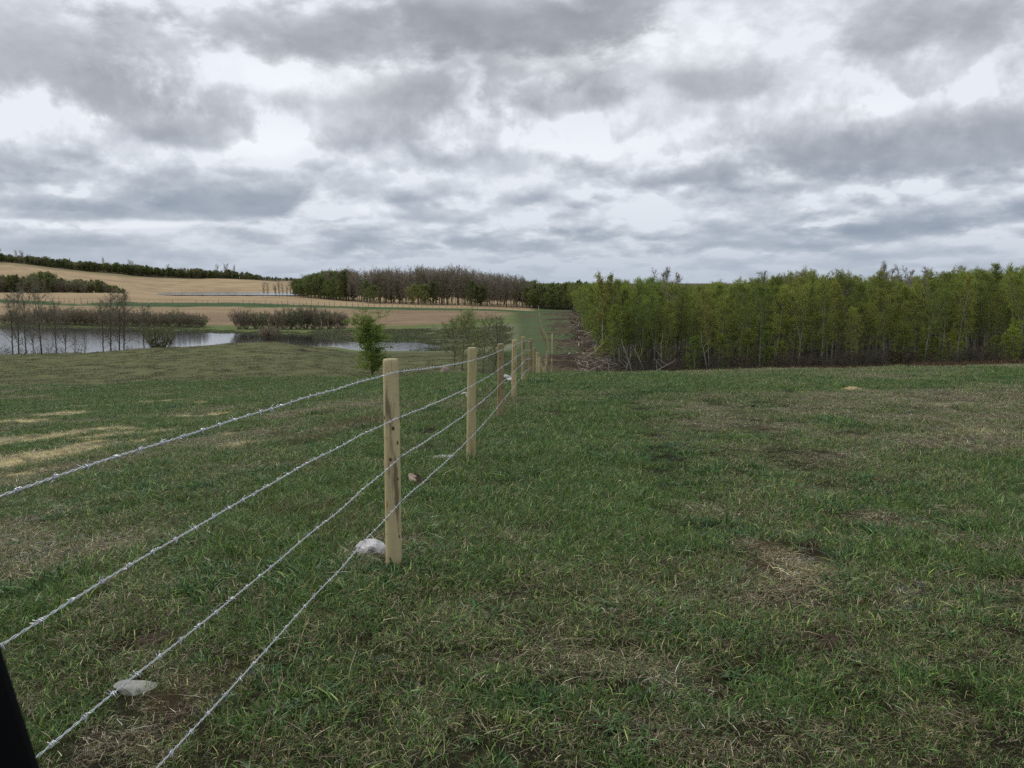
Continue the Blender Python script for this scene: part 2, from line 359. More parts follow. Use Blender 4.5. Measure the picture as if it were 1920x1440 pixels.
def pmask(L, x, y, wob=0.5, s=40):
    m = np.zeros(np.shape(x))
    n = (fbm(np.asarray(x) / .35, np.asarray(y) / .35, 3, s) - .5) * 2 * wob + (fbm(np.asarray(x) / 1.1, np.asarray(y) / 1.1, 3, s + 7) - .5) * 2 * max(0, wob - .45) * 3
    for (cx, cy, rx, ry, k) in L:
        d = np.hypot((x - cx) / rx, (y - cy) / ry) + n
        m = np.maximum(m, k * (1 - sst(0.6, 1.25, d)))
    return m
def fence_x(y): return -1.077 + 0.05645 * np.asarray(y)
def dryness(x, y):
    """0 lush green .. 1 dry: how much of last year's dead grass shows"""
    n = fbm(x / 1.7 + 3, y / 1.7, 4, 60); n2 = fbm(x / 6.0, y / 6.0 + 5, 3, 70); n3 = fbm(x / .5, y / .5, 3, 75)
    px, Yd = coords(x, y)
    base = 0.25 + 0.18 * sst(1150, 1500, px) + 0.13 * sst(6.0, 3.2, Yd) - 0.16 * (sst(720, 800, px) * (1 - sst(1150, 1400, px)) * sst(4.5, 6, Yd)) + .08 * sst(700, 400, px) * (1 - sst(9, 14, Yd))
    d = base + (n - .5) * 1.1 + (n2 - .5) * 0.8 + (n3 - .5) * .35
    d = np.maximum(d, pmask(DEAD, x, y) * 1.0)
    d = np.maximum(d, pmask(STRAW, x, y, .6) * 1.2)
    d = d + .25 * sst(27, 33, Yd) * sst(1150, 1400, px)
    return np.clip(d, 0, 1.2)

# ------------------------------------------------------------------ materials
def new_mat(name, rough=0.85, spec=0.25):
    m = bpy.data.materials.new(name); m.use_nodes = True; t = NT(m.node_tree)
    b = m.node_tree.nodes['Principled BSDF']; b.inputs['Roughness'].default_value = rough; b.inputs['Specular IOR Level'].default_value = spec
    return m, t, b
def geo_pos(t): return t.n.new('ShaderNodeNewGeometry').outputs['Position']
def bump(t, b, h, strength=0.5, dist=0.02):
    n = t.n.new('ShaderNodeBump'); n.inputs['Strength'].default_value = strength; n.inputs['Distance'].default_value = dist
    t.put(n.inputs['Height'], h); t.put(b.inputs['Normal'], n.outputs[0])

m_ground, t, b = new_mat('ground_soil_grass', 0.95, 0.1)
pos = geo_pos(t)
n1 = t.noise(pos, 9.0, 6, 0.7); n2 = t.noise(pos, 1.1, 5, 0.6); n3 = t.noise(pos, 0.16, 5, 0.62); n4 = t.noise(t.vec('ADD', pos, t.vec('SCALE', t.noise(pos, 14.0, 2, .5, 0, True), None, .12)), 75.0, 5, 0.8)
k = t.math('ADD', t.math('MULTIPLY', t.math('SUBTRACT', n1, .5), 1.3), t.math('MULTIPLY', t.math('SUBTRACT', n2, .5), 1.2))
k = t.math('ADD', k, t.math('MULTIPLY', t.math('SUBTRACT', n3, .5), 0.9))
k = t.math('ADD', k, t.math('MULTIPLY', t.math('SUBTRACT', n4, .5), 2.2))
f2 = t.math('ADD', t.attr('mixf', 'Fac'), t.math('MULTIPLY', k, 0.55), None, True)
cg = t.mix(f2, t.attr('gcol'), t.attr('gcol2'))
cg = t.vec('SCALE', cg, None, t.math('ADD', 1.0, t.math('MULTIPLY', k, 0.5)))
t.put(b.inputs['Base Color'], cg); bump(t, b, t.math('ADD', n1, n4), 0.8, 0.04)

m_water, t, b = new_mat('pond_water', 0.07, 0.5)
b.inputs['Base Color'].default_value = (0.02, 0.022, 0.02, 1); b.inputs['IOR'].default_value = 1.45
pos = geo_pos(t); wn = t.noise(t.vec('MULTIPLY', pos, (0.5, 1.0, 1.0)), 2.2, 4, 0.6); wn2 = t.noise(pos, 0.05, 3, 0.5)
nb = t.n.new('ShaderNodeBump'); nb.inputs['Distance'].default_value = 0.05
px_w = t.sep(pos)[0]
open_w = t.ramp(px_w, -62, -44, 1.0, 0.0)
open_w = t.math('MAXIMUM', open_w, t.math('MULTIPLY', t.ramp(px_w, -27, -22, 0.0, 0.8), t.ramp(wn2, .35, .55, .5, 1)))
t.put(nb.inputs['Strength'], t.math('ADD', .04, t.math('MULTIPLY', open_w, 0.20)))
t.put(b.inputs['Roughness'], t.math('ADD', .06, t.math('MULTIPLY', open_w, 0.06))); t.put(nb.inputs['Height'], wn); t.put(b.inputs['Normal'], nb.outputs[0])

def blade_mat(name, trans=0.22, spec=0.28, rough=0.42, noise_sc=3.0, var=0.35, per=0.0):
    m, t, b = new_mat(name, rough, spec)
    pos = geo_pos(t)
    n = t.noise(pos, noise_sc, 3, .6)
    c = t.vec('SCALE', t.attr('tint'), None, t.math('ADD', 1 - var * .5, t.math('MULTIPLY', n, var)))
    if per:   # every plant has its own shade: some fresher and yellower, some duller
        rn = t.n.new('ShaderNodeObjectInfo').outputs['Random']
        vv = t.ramp(t.math('FRACT', t.math('MULTIPLY', rn, 7.3)), 0, 1, 1 - per, 1 + per * .8, False)
        c = t.vec('MULTIPLY', c, t.comb(t.math('MULTIPLY', vv, t.ramp(rn, 0, 1, .86, 1.06, False)), vv, vv))
    t.put(b.inputs['Base Color'], c)
    if trans:
        tr = t.n.new('ShaderNodeBsdfTranslucent'); t.put(tr.inputs[0], c)
        mx = t.n.new('ShaderNodeMixShader'); mx.inputs[0].default_value = trans
        t.l.new(b.outputs[0], mx.inputs[1]); t.l.new(tr.outputs[0], mx.inputs[2])
        t.l.new(mx.outputs[0], t.n['Material Output'].inputs[0])
    return m
m_blade = blade_mat('grass_blade')
m_leaf = blade_mat('leaf', 0.45, 0.25, 0.6, 0.35, 0.5, 0.30)
m_bark = blade_mat('bark', 0.0, 0.1, 0.9, 6.0, 0.8)
m_stick = blade_mat('weathered_stick', 0.0, 0.15, 0.85, 8.0, 0.6)

m_aspen, t, b = new_mat('aspen_bark', 0.85, 0.15)
oc = t.n.new('ShaderNodeTexCoord').outputs['Object']
sc = t.ramp(t.noise(t.vec('MULTIPLY', oc, (6, 6, 2.2)), 2.0, 4, .6), .56, .66)
lo = t.ramp(t.sep(oc)[2], 0.2, 1.0, 0.55, 0.0)
c = t.mix(t.math('MAXIMUM', sc, lo), (0.33, 0.34, 0.27), (0.08, 0.07, 0.05))
t.put(b.inputs['Base Color'], t.mix(1.0, c, t.attr('tint'), 'MULTIPLY'))

m_post, t, b = new_mat('treated_post_wood', 0.8, 0.2)
oc = t.n.new('ShaderNodeTexCoord').outputs['Object']; oi = t.n.new('ShaderNodeObjectInfo').outputs['Random']
pv = t.vec('ADD', oc, t.comb(0, 0, t.math('MULTIPLY', oi, 37.0)))
g1 = t.noise(t.vec('MULTIPLY', pv, (60, 60, 3)), 1.0, 5, .6); g2 = t.noise(t.vec('MULTIPLY', pv, (7, 7, 2.0)), 1.0, 4, .6); g3 = t.noise(t.vec('MULTIPLY', pv, (9, 9, 28)), 1.0, 3, .6)
c = t.mix(g2, (0.33, 0.265, 0.14), (0.62, 0.53, 0.31))
c = t.mix(t.ramp(g1, .55, .8, 0, .45), c, (0.16, 0.10, 0.055))
c = t.mix(t.ramp(g3, .60, .75, 0, .35), c, (0.20, 0.14, 0.075))
stn = t.ramp(t.noise(t.vec('MULTIPLY', pv, (14, 14, 1.6)), 1.0, 4, .6), 0.54, .66, 0, .8)
c = t.mix(stn, c, (0.115, 0.085, 0.055))
vo = t.n.new('ShaderNodeTexVoronoi'); vo.inputs['Scale'].default_value = 1.0; t.put(vo.inputs['Vector'], t.vec('MULTIPLY', pv, (13, 13, 9.0)))
kn = t.ramp(vo.outputs['Distance'], .07, .19, 1, 0)
c = t.mix(kn, c, (0.06, 0.035, 0.02))
c = t.mix(1.0, c, t.attr('tint'), 'MULTIPLY')
crk = t.ramp(t.noise(t.vec('MULTIPLY', pv, (45, 45, 1.1)), 1.0, 3, .5), .66, .70, 0, .8)
c = t.mix(crk, c, (0.09, 0.06, 0.035))
t.put(b.inputs['Base Color'], c); bump(t, b, t.math('ADD', g1, t.math('MULTIPLY', kn, -.6)), 0.5, 0.004)

m_endgrain, t, b = new_mat('post_end_grain', 0.85, 0.15)
oc = t.n.new('ShaderNodeTexCoord').outputs['Object']
wv = t.n.new('ShaderNodeTexWave'); wv.wave_type = 'RINGS'; wv.rings_direction = 'Z'; wv.inputs['Scale'].default_value = 60; wv.inputs['Distortion'].default_value = 1.2; t.put(wv.inputs['Vector'], oc)
t.put(b.inputs['Base Color'], t.mix(wv.outputs['Fac'], (0.36, 0.31, 0.18), (0.50, 0.45, 0.29)))

m_wire, t, b = new_mat('galvanised_wire', 0.42, 0.5)
b.inputs['Metallic'].default_value = 0.75
pos = geo_pos(t); t.put(b.inputs['Base Color'], t.mix(t.noise(pos, 60, 3), (0.42, 0.44, 0.45), (0.74, 0.77, 0.79)))
m_staple, t, b = new_mat('staple_steel', 0.5, 0.5); b.inputs['Metallic'].default_value = 0.9; b.inputs['Base Color'].default_value = (.3, .3, .3, 1)

def rock_mat(name, a, bb, cc):
    m, t, b = new_mat(name, 0.9, 0.2)
    oc = t.n.new('ShaderNodeTexCoord').outputs['Object']
    n = t.noise(oc, 9, 6, .65); n2 = t.noise(oc, 3.2, 4, .6, .4)
    c = t.mix(t.ramp(n, .35, .65), a, bb); c = t.mix(t.ramp(n2, .52, .66, 0, .8), c, cc)
    t.put(b.inputs['Base Color'], c); bump(t, b, n, .7, .02)
    return m
m_rockw = rock_mat('pale_fieldstone', (0.36, 0.355, 0.355), (0.62, 0.61, 0.61), (0.25, 0.20, 0.17))
m_rockp = rock_mat('pinkish_granite', (0.22, 0.165, 0.13), (0.34, 0.28, 0.23), (0.14, 0.115, 0.10))
m_rockg = rock_mat('grey_lichened_stone', (0.22, 0.22, 0.20), (0.36, 0.36, 0.32), (0.12, 0.11, 0.09))
m_dirt = rock_mat('dark_turned_soil', (0.022, 0.014, 0.009), (0.055, 0.036, 0.024), (0.09, 0.065, 0.04))
m_sand = rock_mat('yellow_subsoil', (0.30, 0.22, 0.11), (0.44, 0.34, 0.18), (0.2, 0.15, 0.08))
m_log = rock_mat('cut_wood', (0.24, 0.19, 0.14), (0.42, 0.35, 0.27), (0.13, 0.09, 0.065))
m_black, t, b = new_mat('black_textured_plastic', 0.75, 0.05); b.inputs['Base Color'].default_value = (0.0035, 0.0035, 0.004, 1)
m_rubber, t, b = new_mat('black_rubber', 0.9, 0.1); b.inputs['Base Color'].default_value = (0.006, 0.006, 0.006, 1)
m_steel, t, b = new_mat('dull_wheel_steel', 0.6, 0.4); b.inputs['Base Color'].default_value = (0.05, 0.05, 0.05, 1); b.inputs['Metallic'].default_value = .6

# ------------------------------------------------------------------ ground sheet
def build_ground():
    a_f = np.linspace(-0.62, 0.62, 620); a_b = np.linspace(0.62, 2 * math.pi - 0.62, 60)[1:-1]
    A = np.concatenate([a_f, a_b]); A = A[A < math.pi * 2 - .62]
    Rr = np.concatenate([[0.25], np.exp(np.linspace(math.log(0.5), math.log(12000), 560))])
    na, nr = len(A), len(Rr)
    X = (Rr[:, None] * np.sin(A)[None]); Yv = (Rr[:, None] * np.cos(A)[None])
    Z = H(X, Yv)
    px, Yd = coords(X, Yv)
    wob = fbm(X / 7, Yv / 7, 4, 33) - .5
    soil = np.array([0.022, 0.016, 0.009]); green = np.array([0.030, 0.056, 0.014]); thatch = np.array([0.13, 0.10, 0.05])
    dr = dryness(X, Yv)
    def L(a, b_, t_): return a[None, None] * (1 - t_[..., None]) + b_[None, None] * t_[..., None]
    c1 = L(green, soil, (1 - sst(10, 22, Yd)) * .55 + .25 * (1 - sst(3, 7, Yd))); c2 = L(soil * 1.3, thatch * .75, np.clip(dr, 0, 1)); mf = np.clip(0.25 + (dr - .3) * .7, 0.05, .95)
    so = pmask(SOIL, X, Yv, .45, 44); st = np.clip(pmask(STRAW, X, Yv, .6) * 1.3 * sst(.36, .56, fbm(X / .22, Yv / .22, 3, 61)), 0, 1)
    dk = np.array([0.016, 0.010, 0.0065]); strw = np.array([0.66, 0.55, 0.27])
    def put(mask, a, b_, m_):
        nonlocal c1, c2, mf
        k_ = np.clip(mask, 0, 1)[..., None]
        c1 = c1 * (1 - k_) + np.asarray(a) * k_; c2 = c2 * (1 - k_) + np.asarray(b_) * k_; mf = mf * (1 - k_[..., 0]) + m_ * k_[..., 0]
    put(st, strw, strw * .7, .4); put(so, dk, dk * 2.2, .4)
    # the far side of the near pasture: brown-green knoll towards the pond
    Yk = 40 + wob * 14
    left = 1 - sst(860, 960, px)
    put(sst(-3, 4, Yd - Yk) * left, (0.085, 0.110, 0.040), (0.165, 0.140, 0.070), .38 + 0 * X)
    put(sst(76, 90, Yd + wob * 10) * left * (1 - sst(104, 112, Yd)) * .5, (0.060, 0.072, 0.028), (0.11, 0.09, 0.05), .35 + 0 * X)
    # cleared lane past the crest: mixed soil, brush stubble and grass in bands across it
    band = fbm(X / 12, Yv / 3.2, 4, 81); band2 = fbm(X / 5, Yv / 14, 3, 83)
    lane = sst(930, 1000, px) * sst(38, 50, Yd)
    put(lane, (0.070, 0.105, 0.042), (0.095, 0.066, 0.044), np.clip((band - .42) * 3.2 + (band2 - .5) * 1.2 + .45 * sst(1015, 1050, px) - .22, 0, 1))
    put(lane * sst(.57, .66, band) * sst(1010, 1040, px), (0.07, 0.045, 0.032), (0.035, 0.024, 0.018), .5 + 0 * X)
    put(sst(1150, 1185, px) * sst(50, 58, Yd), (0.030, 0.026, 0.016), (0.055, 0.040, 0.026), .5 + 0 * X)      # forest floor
    # marsh and shore
    shore = sst(98, 112, Yd) * (1 - sst(950, 985, px))
    put(shore, (0.105, 0.145, 0.045), (0.15, 0.15, 0.07), np.clip(.3 + (fbm(X / 6, Yv / 3, 3, 91) - .5) * 2, 0, 1))
    put(shore * sst(760, 830, px) * (1 - sst(172, 182, Yd)), (0.13, 0.155, 0.085), (0.17, 0.165, 0.10), .4 + 0 * X)
    put(shore * sst(590, 610, px) * (1 - sst(690, 720, px)) * sst(137, 142, Yd) * (1 - sst(158, 166, Yd)), (0.12, 0.085, 0.055), (0.17, 0.12, 0.08), .5 + 0 * X)
    # ploughed / stubble fields
    y0 = np.interp(px, [-700, 0, 300, 430, 650, 830, 930, 980], [205, 204, 196, 190, 184, 186, 205, 232]) + wob * 5
    fieldm = sst(-3, 3, Yd - y0) * (1 - sst(925, 990, px + (Yd - 215) * .6))
    streak = fbm(X / 40, Yv / 5, 3, 95)
    put(fieldm, (0.195, 0.14, 0.085), (0.26, 0.19, 0.12), np.clip(.4 + (streak - .5) * 2.5, 0, 1))
    put(fieldm * (1 - sst(540, 760, px)) * sst(212, 236, Yd + wob * 16), (0.31, 0.235, 0.14), (0.24, 0.17, 0.10), np.clip(.4 + (streak - .5) * 2.5, 0, 1))
    g0 = np.interp(px, [-700, 0, 200, 350, 500, 700, 1000], [268, 266, 258, 254, 252, 250, 240])
    ww = np.interp(px, [-700, 0, 150, 230, 430, 560, 900], [16, 18, 6, 20, 26, 12, 16])
    strip = sst(g0 - 4, g0, Yd + wob * 6) * (1 - sst(g0 + ww - 3, g0 + ww, Yd + wob * 6)) * (1 - sst(990, 1030, px))
    put(strip, (0.040, 0.085, 0.030), (0.06, 0.10, 0.038), .3 + 0 * X)
    tan = sst(g0 + ww - 3, g0 + ww, Yd + wob * 6) * (1 - sst(985, 1010, px))
    put(tan, (0.38, 0.285, 0.165), (0.27, 0.195, 0.115), np.clip(.35 + (streak - .5) * 2.2 + (fbm(X / 120, Yv / 25, 4, 97) - .5) * 1.6, 0, 1))
    # beyond: hill top above the treeline and the plain
    ytl = np.interp(px, [-700, 0, 170, 350, 500, 560], [905, 905, 945, 1000, 1050, 1100])
    put(sst(-6, 4, Yd - ytl) * (1 - sst(985, 1010, px)), (0.075, 0.062, 0.036), (0.15, 0.105, 0.065), .4 + 0 * X)
    put(sst(985, 1010, px) * sst(270, 300, Yd), (0.06, 0.06, 0.035), (0.12, 0.09, 0.055), .4 + 0 * X)
    gr = sst(ytl - 40, ytl - 25, Yd) * (1 - sst(ytl - 6, ytl, Yd)) * (1 - sst(520, 560, px)) * sst(.3, .6, fbm(X / 60, Yv / 60, 2, 99))
    put(gr * .7, (0.10, 0.12, 0.05), (0.16, 0.14, 0.07), .4 + 0 * X)
    V = np.stack([X, Yv, Z], -1).reshape(-1, 3)
    i = np.arange(nr - 1)[:, None] * na; j = np.arange(na)[None]; kk = (j + 1) % na
    Q = np.stack([i + j, i + kk, i + kk + na, i + j + na], -1).reshape(-1, 4)[:, ::-1]
    Tn = np.stack([np.arange(na), (np.arange(na) + 1) % na, np.full(na, len(V))], -1)[:, ::-1]
    V = np.vstack([V, [[0, 0, gz(0, 0.01)]]])
    mb = MB(); mb.add(V, Q, Tn[:, ::-1])
    me = mb.mesh('ground', [m_ground])
    def put_attr(nm, c_):
        c_ = np.vstack([c_.reshape(-1, 3), c_.reshape(-1, 3)[:1]]); ca = me.color_attributes.new(nm, 'FLOAT_COLOR', 'POINT')
        ca.data.foreach_set('color', np.hstack([c_, np.ones((len(c_), 1))]).ravel())
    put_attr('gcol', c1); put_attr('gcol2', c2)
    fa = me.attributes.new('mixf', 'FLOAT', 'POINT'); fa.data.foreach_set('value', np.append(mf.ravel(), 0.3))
    o = link('ground', me)
    tag(o, 'rolling pasture, fields and cleared lane sloping away from the fence', kind='structure')
build_ground()

def water(pts, z, label):
    mb = MB(); n = len(pts)
    V = [(x, y, z) for x, y in pts]; c_ = np.mean(V, 0)
    mb.add(np.vstack([V, c_]), None, [(i, (i + 1) % n, n) for i in range(n)])
    tag(mb.build('water', [m_water]), label, kind='structure')
def P2(px, Y): return ((px - 960) / F_PX * Y, Y)
water([P2(-800, 97), P2(0, 97), P2(350, 97), P2(520, 104), P2(640, 116), P2(820, 116), P2(830, 138), P2(700, 150), P2(560, 172), P2(300, 186), P2(0, 205), P2(-800, 210)], POND, 'grey rippled pond behind the near grassy knoll')
water([P2(235, 560), P2(250, 500), P2(300, 455), P2(400, 432), P2(560, 432), P2(600, 480), P2(560, 660), P2(400, 695), P2(300, 640)], POND2, 'thin flooded strip far off in the tan stubble field')

# ------------------------------------------------------------------ the barbed wire fence along the pasture
rng = np.random.default_rng(11); random.seed(5)
fence = empty('barbed_wire_fence', (float(fence_x(5.41)), 5.41, gz(fence_x(5.41), 5.41)))
tag(fence, 'new four strand barbed wire fence on round treated posts running down the pasture', 'fence')
FO = np.array(fence.location)

def post_mesh(r, h, seed, tint, taper=0.04):
    g = np.random.default_rng(seed); mb = MB(); ns = 28
    zs = np.concatenate([[-0.25, 0.0], np.linspace(.04, h - .03, 26), [h - .012, h - .004, h]])
    rr = np.interp(zs, [-.25, h - .03, h - .012, h - .004, h], [r * (1 + taper), r, r * .975, r * .93, r * .86])
    th = np.arange(ns) * 2 * math.pi / ns
    pz = g.random(6) * h; pa = g.random(6) * 6.28
    V = []
    for z, q_ in zip(zs, rr):
        k_ = 1 + .010 * np.sin(2 * th + seed) + .008 * np.sin(3 * th + z * 2.1 + seed)
        for a_, b_ in zip(pz, pa): k_ = k_ + .035 * np.exp(-((z - a_) / .05) ** 2 - ((np.angle(np.exp(1j * (th - b_)))) / .5) ** 2)
        cx = .006 * math.sin(z * 2.3 + seed); cy = .004 * math.sin(z * 1.9 + seed * 2)
        V.append(np.stack([np.cos(th) * q_ * k_ + cx, np.sin(th) * q_ * k_ + cy, np.full(ns, z)], -1))
    V = np.array(V); n = len(zs)
    i = np.arange(n - 1)[:, None] * ns; j = np.arange(ns)[None]; k2 = (j + 1) % ns
    mb.add(V.reshape(-1, 3), np.stack([i + j, i + k2, i + k2 + ns, i + j + ns], -1).reshape(-1, 4), None, 0, tint)
    top = V[-1].copy(); top[:, 2] += .0002 + .004 * np.sin(th + seed)
    mb.add(np.vstack([V[-1], V[-1].mean(0) + [0, 0, .003]]), None, [(q_, (q_ + 1) % ns, ns) for q_ in range(ns)], 1, (1, 1, 1))
    return mb.mesh('post', [m_post, m_endgrain])
PY = [0.5, 5.41, 10.3, 15.24, 19.95, 25.0, 30.6, 36.0, 40.2, 44.4, 48.4, 53.0, 57.8]
PR = [.052, .0505, .055, .058, .058, .057, .056, .055, .055, .055, .055, .055, .055]
TI = [(1, 1, 1), (1, 1, 1), (.92, .95, .9), (.56, .54, .51), (1.02, 1.0, .94), (.82, .8, .76), (.55, .53, .50), (.64, .60, .54), (1.05, 1.05, 1), (1, 1, 1), (1.05, 1.05, 1), (1, 1, 1), (1, 1, 1)]
posts = []
STR = [1.26, .96, .67, .35]
staple = MB(); a_ = np.linspace(0, math.pi, 7); staple.tube(np.stack([.013 * np.cos(a_), np.zeros(7) , .012 * np.sin(a_)], -1), .0018, 4)
staple_me = staple.mesh('staple', [m_staple])
for i, (Y, r_, ti) in enumerate(zip(PY, PR, TI)):
    x = float(fence_x(Y)); z = gz(x, Y)
    if i == 0: z = .20
    h = 1.35 if i != 2 else 1.37
    po = link('post', post_mesh(r_, h, i + 3, ti), fence, np.array([x, Y, z]) - FO, (R(random.uniform(-.8, .8)), R(random.uniform(-.8, .8)), random.uniform(0, 6)))
    if i == 1: po.rotation_euler = (R(.2), R(.5), 2.2)
    if i in (3, 6): po['label'] = 'darker grey brown weathered post'
    posts.append((x, Y, z, r_))
# wire anchor points: on the side of each post that faces the lane
FAR = [(62, 2.4), (85, 3.6), (105, 4.25), (140, 4.75), (200, 6.3), (268, 8.3)]
fy = [57.8]
while fy[-1] < 262: fy.append(fy[-1] + 4.9)
fy = fy[1:]
fpost = MB(); fpost.tube([(0, 0, -.2), (0, 0, 1.32), (0, 0, 1.35)], [.045, .042, .035], 8, 0, (.95, .93, .86), True)
fpost_me = fpost.mesh('post', [m_post])
for Y in fy:
    x = float(np.interp(Y, [57.8] + [a for a, _ in FAR], [fence_x(57.8)] + [b_ for _, b_ in FAR])) + random.uniform(-.05, .05)
    z = gz(x, Y); posts.append((x, Y, z, .055))
    link('post', fpost_me, fence, np.array([x, Y, z]) - FO, (R(random.uniform(-1.5, 1.5)), R(random.uniform(-1.5, 1.5)), random.uniform(0, 6)))
def strand_ctrl(k):
    L = []
    for i, (x, Y, z, r_) in enumerate(posts):
        zz = z + STR[k] + (0 if i in (0, 1) else random.uniform(-.012, .012))
        if i < 2: zz = float(np.polyval(NC[k], Y - .01))
        if i == 2: zz = z + [1.225, .935, .655, .34][k]
        L.append((x + r_ + .006, Y - .01, zz))
    return np.array(L)
WPX = [[(0, 925), (200, 865), (400, 800), (600, 737), (735, 700)], [(0, 1203), (300, 1035), (500, 905), (700, 808), (735, 787)], [(75, 1418), (350, 1180), (600, 990), (735, 870)], [(300, 1440), (500, 1215), (640, 1055), (735, 962)]]
def near_ctrl(k):
    """heights of the strand between the nearest post and the one behind the camera, on the wire's own plane"""
    o = []
    for px, py in WPX[k]:
        u, s = ray(px, py); Y = (-1.077 + .0565) / (u - .05645); o.append((Y, ZC + s * Y))
    o = np.array(o); c = np.polyfit(o[:, 0], o[:, 1], 1 if k == 3 else 2); return c
NC = [near_ctrl(k) for k in range(4)]
def strand_at(cp, y):
    """position along the strand: nearly straight between posts, pulled tight"""
    x = np.interp(y, cp[:, 1], cp[:, 0]); z = np.interp(y, cp[:, 1], cp[:, 2])
    k_ = np.clip(np.searchsorted(cp[:, 1], y) - 1, 0, len(cp) - 2); t_ = (y - cp[k_, 1]) / (cp[k_ + 1, 1] - cp[k_, 1])
    kk = KCUR[0]; z = np.where(y < 5.4, np.polyval(NC[kk], y), z)
    return np.stack([x + .003 * np.sin(y * 5.3), y, z - .015 * 4 * t_ * (1 - t_) * (y > 5.4) + .0015 * np.sin(y * 7.7)], -1)
KCUR = [0]
def barb_mb(seed):
    g = np.random.default_rng(seed); mb = MB()
    for s_ in (-1, 1):
        a = np.linspace(0, 2 * math.pi * 1.6, 13); y = s_ * .0042 + np.linspace(-.004, .004, 13)
        mb.tube(np.stack([.0040 * np.cos(a), y, .0040 * np.sin(a)], -1), .0011, 4)
        ph = g.random() * 6.28
        for e in (0, 1):
            d = np.array([math.cos(ph + e * math.pi), g.uniform(-.45, .45), math.sin(ph + e * math.pi)]); n_ = np.array([-d[2], 0, d[0]])
            p0 = n_ * .0045 + np.array([0, s_ * .0045, 0]); L_ = g.uniform(.6, 1.0); p1 = p0 + d * .009 * L_; p2 = p0 + d * .0165 * L_ + n_ * .001
            mb.tube([p0, p1, p2], [.0011, .0010, .0003], 4, cap=True)
    return mb
barb_mes = [barb_mb(i).mesh('barb', [m_wire]) for i in range(5)]
NAME_W = ['top strand', 'second strand', 'third strand', 'bottom strand']
for k in range(4):
    KCUR[0] = k; cp = strand_ctrl(k); mb = MB()
    ys = np.arange(.5, 11.5, .0085); c = strand_at(cp, ys); ph = ys * 2 * math.pi / .062 + k
    for s_ in (0, math.pi):
        o_ = np.stack([np.cos(ph + s_) * .0019, 0 * ys, np.sin(ph + s_) * .0017], -1); mb.tube(c + o_, .00155, 4)
    ys = np.concatenate([np.arange(11.5, 60, .5), np.arange(60, posts[-1][1], 2.4)]); mb.tube(strand_at(cp, ys), .0023, 4)
    wo = mb.build('wire_strand', [m_wire], fence, -FO); wo['label'] = NAME_W[k] + ' of barbed wire'
    y = .62 + .03 * k; near = 0; rest = MB()
    while y < 30:
        p = strand_at(cp, np.array([y]))[0]
        if y < 8.5:
            b_ = link('barb', barb_mes[(near * 7 + k) % 5], wo, p, (0, random.uniform(0, 6.28), random.uniform(-.1, .1))); near += 1
        else:
            q_ = np.vstack(barb_mb(near % 5).V) if False else None
            a1 = random.uniform(0, 6.28)
            for e in range(4):
                d = np.array([math.cos(a1 + e * 1.57), random.uniform(-.4, .4), math.sin(a1 + e * 1.57)]); pp = p + [0, (-1) ** e * .004, 0]
                rest.tube([pp, pp + d * .014], [.0018, .0008], 3)
            rest.tube([p - [0, .008, 0], p + [0, .008, 0]], .0042, 4)
        y += .118 + random.uniform(-.006, .006)
    ro = rest.build('barbs', [m_wire], wo); ro['kind'] = 'stuff'
    for i in range(1, 6):
        p = strand_at(cp, np.array([posts[i][1]]))[0]
        link('staple', staple_me, fence, p - FO + [-.004, 0, 0], (0, R(90), random.uniform(-.4, .4)))
# orange resin run on the nearest post
mb = MB(); x, Y, z, r_ = posts[1]
a = np.linspace(-2.05, -1.72, 5)
V = []; zs = [.44, .40, .365, .345, .33]; ws = [.006, .012, .020, .034, .05]
for zz, wd in zip(zs, ws):
    for s_ in (0, 1):
        an = math.atan2(-1, -.9) + s_ * wd / r_; V.append((math.cos(an) * (r_ + .0035), math.sin(an) * (r_ + .0035), zz))
mb.add(V, [(2 * i, 2 * i + 1, 2 * i + 3, 2 * i + 2) for i in range(4)], None, 0, (.55, .30, .08))
rs = mb.build('resin_streak', [m_leaf], fence, np.array([x, Y, z]) - FO); rs['label'] = 'orange resin run on the nearest post'

# the lone marker stake just past the crest
def stake(px, ytop, Y, h, name, label, group=None, tint=(1, 1, 1), r_=.03, lean=0, cat='stake', mat=None):
    x, _, z = at(px, Y); zt = ZC + ray(px, ytop)[1] * Y
    h = zt - z if h is None else h
    mb = MB(); g = np.random.default_rng(int(px)); pts = [(lean * h * t_ + g.uniform(-.1, .1) * r_, 0, -.2 + (h + .2) * t_) for t_ in np.linspace(0, 1, 7)]
    mb.tube(pts, np.linspace(r_ * 1.1, r_ * .8, 7), 7, 0, tint, True, .25, g)
    tag(mb.build(name, [mat or m_post], None, (x, Y, z)), label, cat, group)
stake(1034.5, 625.5, 33.2, None, 'marker_stake', 'tall slim pale stake standing alone right of the fence at the crest', None, (1.1, 1.1, 1.0), .026, .012)
for j, (px, yt, yb, nm) in enumerate([(12, 668, 676, 'short thin dark stake at the far left of the grassy knoll'), (144, 657, 671, 'thin dark stake below the bare trees on the left knoll'), (178, 654, 661, 'short dark stake on the knoll crest under the bare aspens'),
        (279, 659, 680, 'thin grey stake on the knoll, left one of a close pair'), (307, 659, 680, 'dark grey stake just below the round willow on the knoll'), (347, 671, 690, 'dark topped stake out on the brownish knoll slope'), (410, 678, 698, 'faint thin stake on the knoll nearest the poplar')]):
    x, Y, z = gpt(px, yb, 40); stake(px, yt, Y, None, 'fence_stake', nm, 'thin old stakes on the grassy knoll', (.28, .26, .24), .028, random.uniform(-.05, .05), 'stake', m_stick)

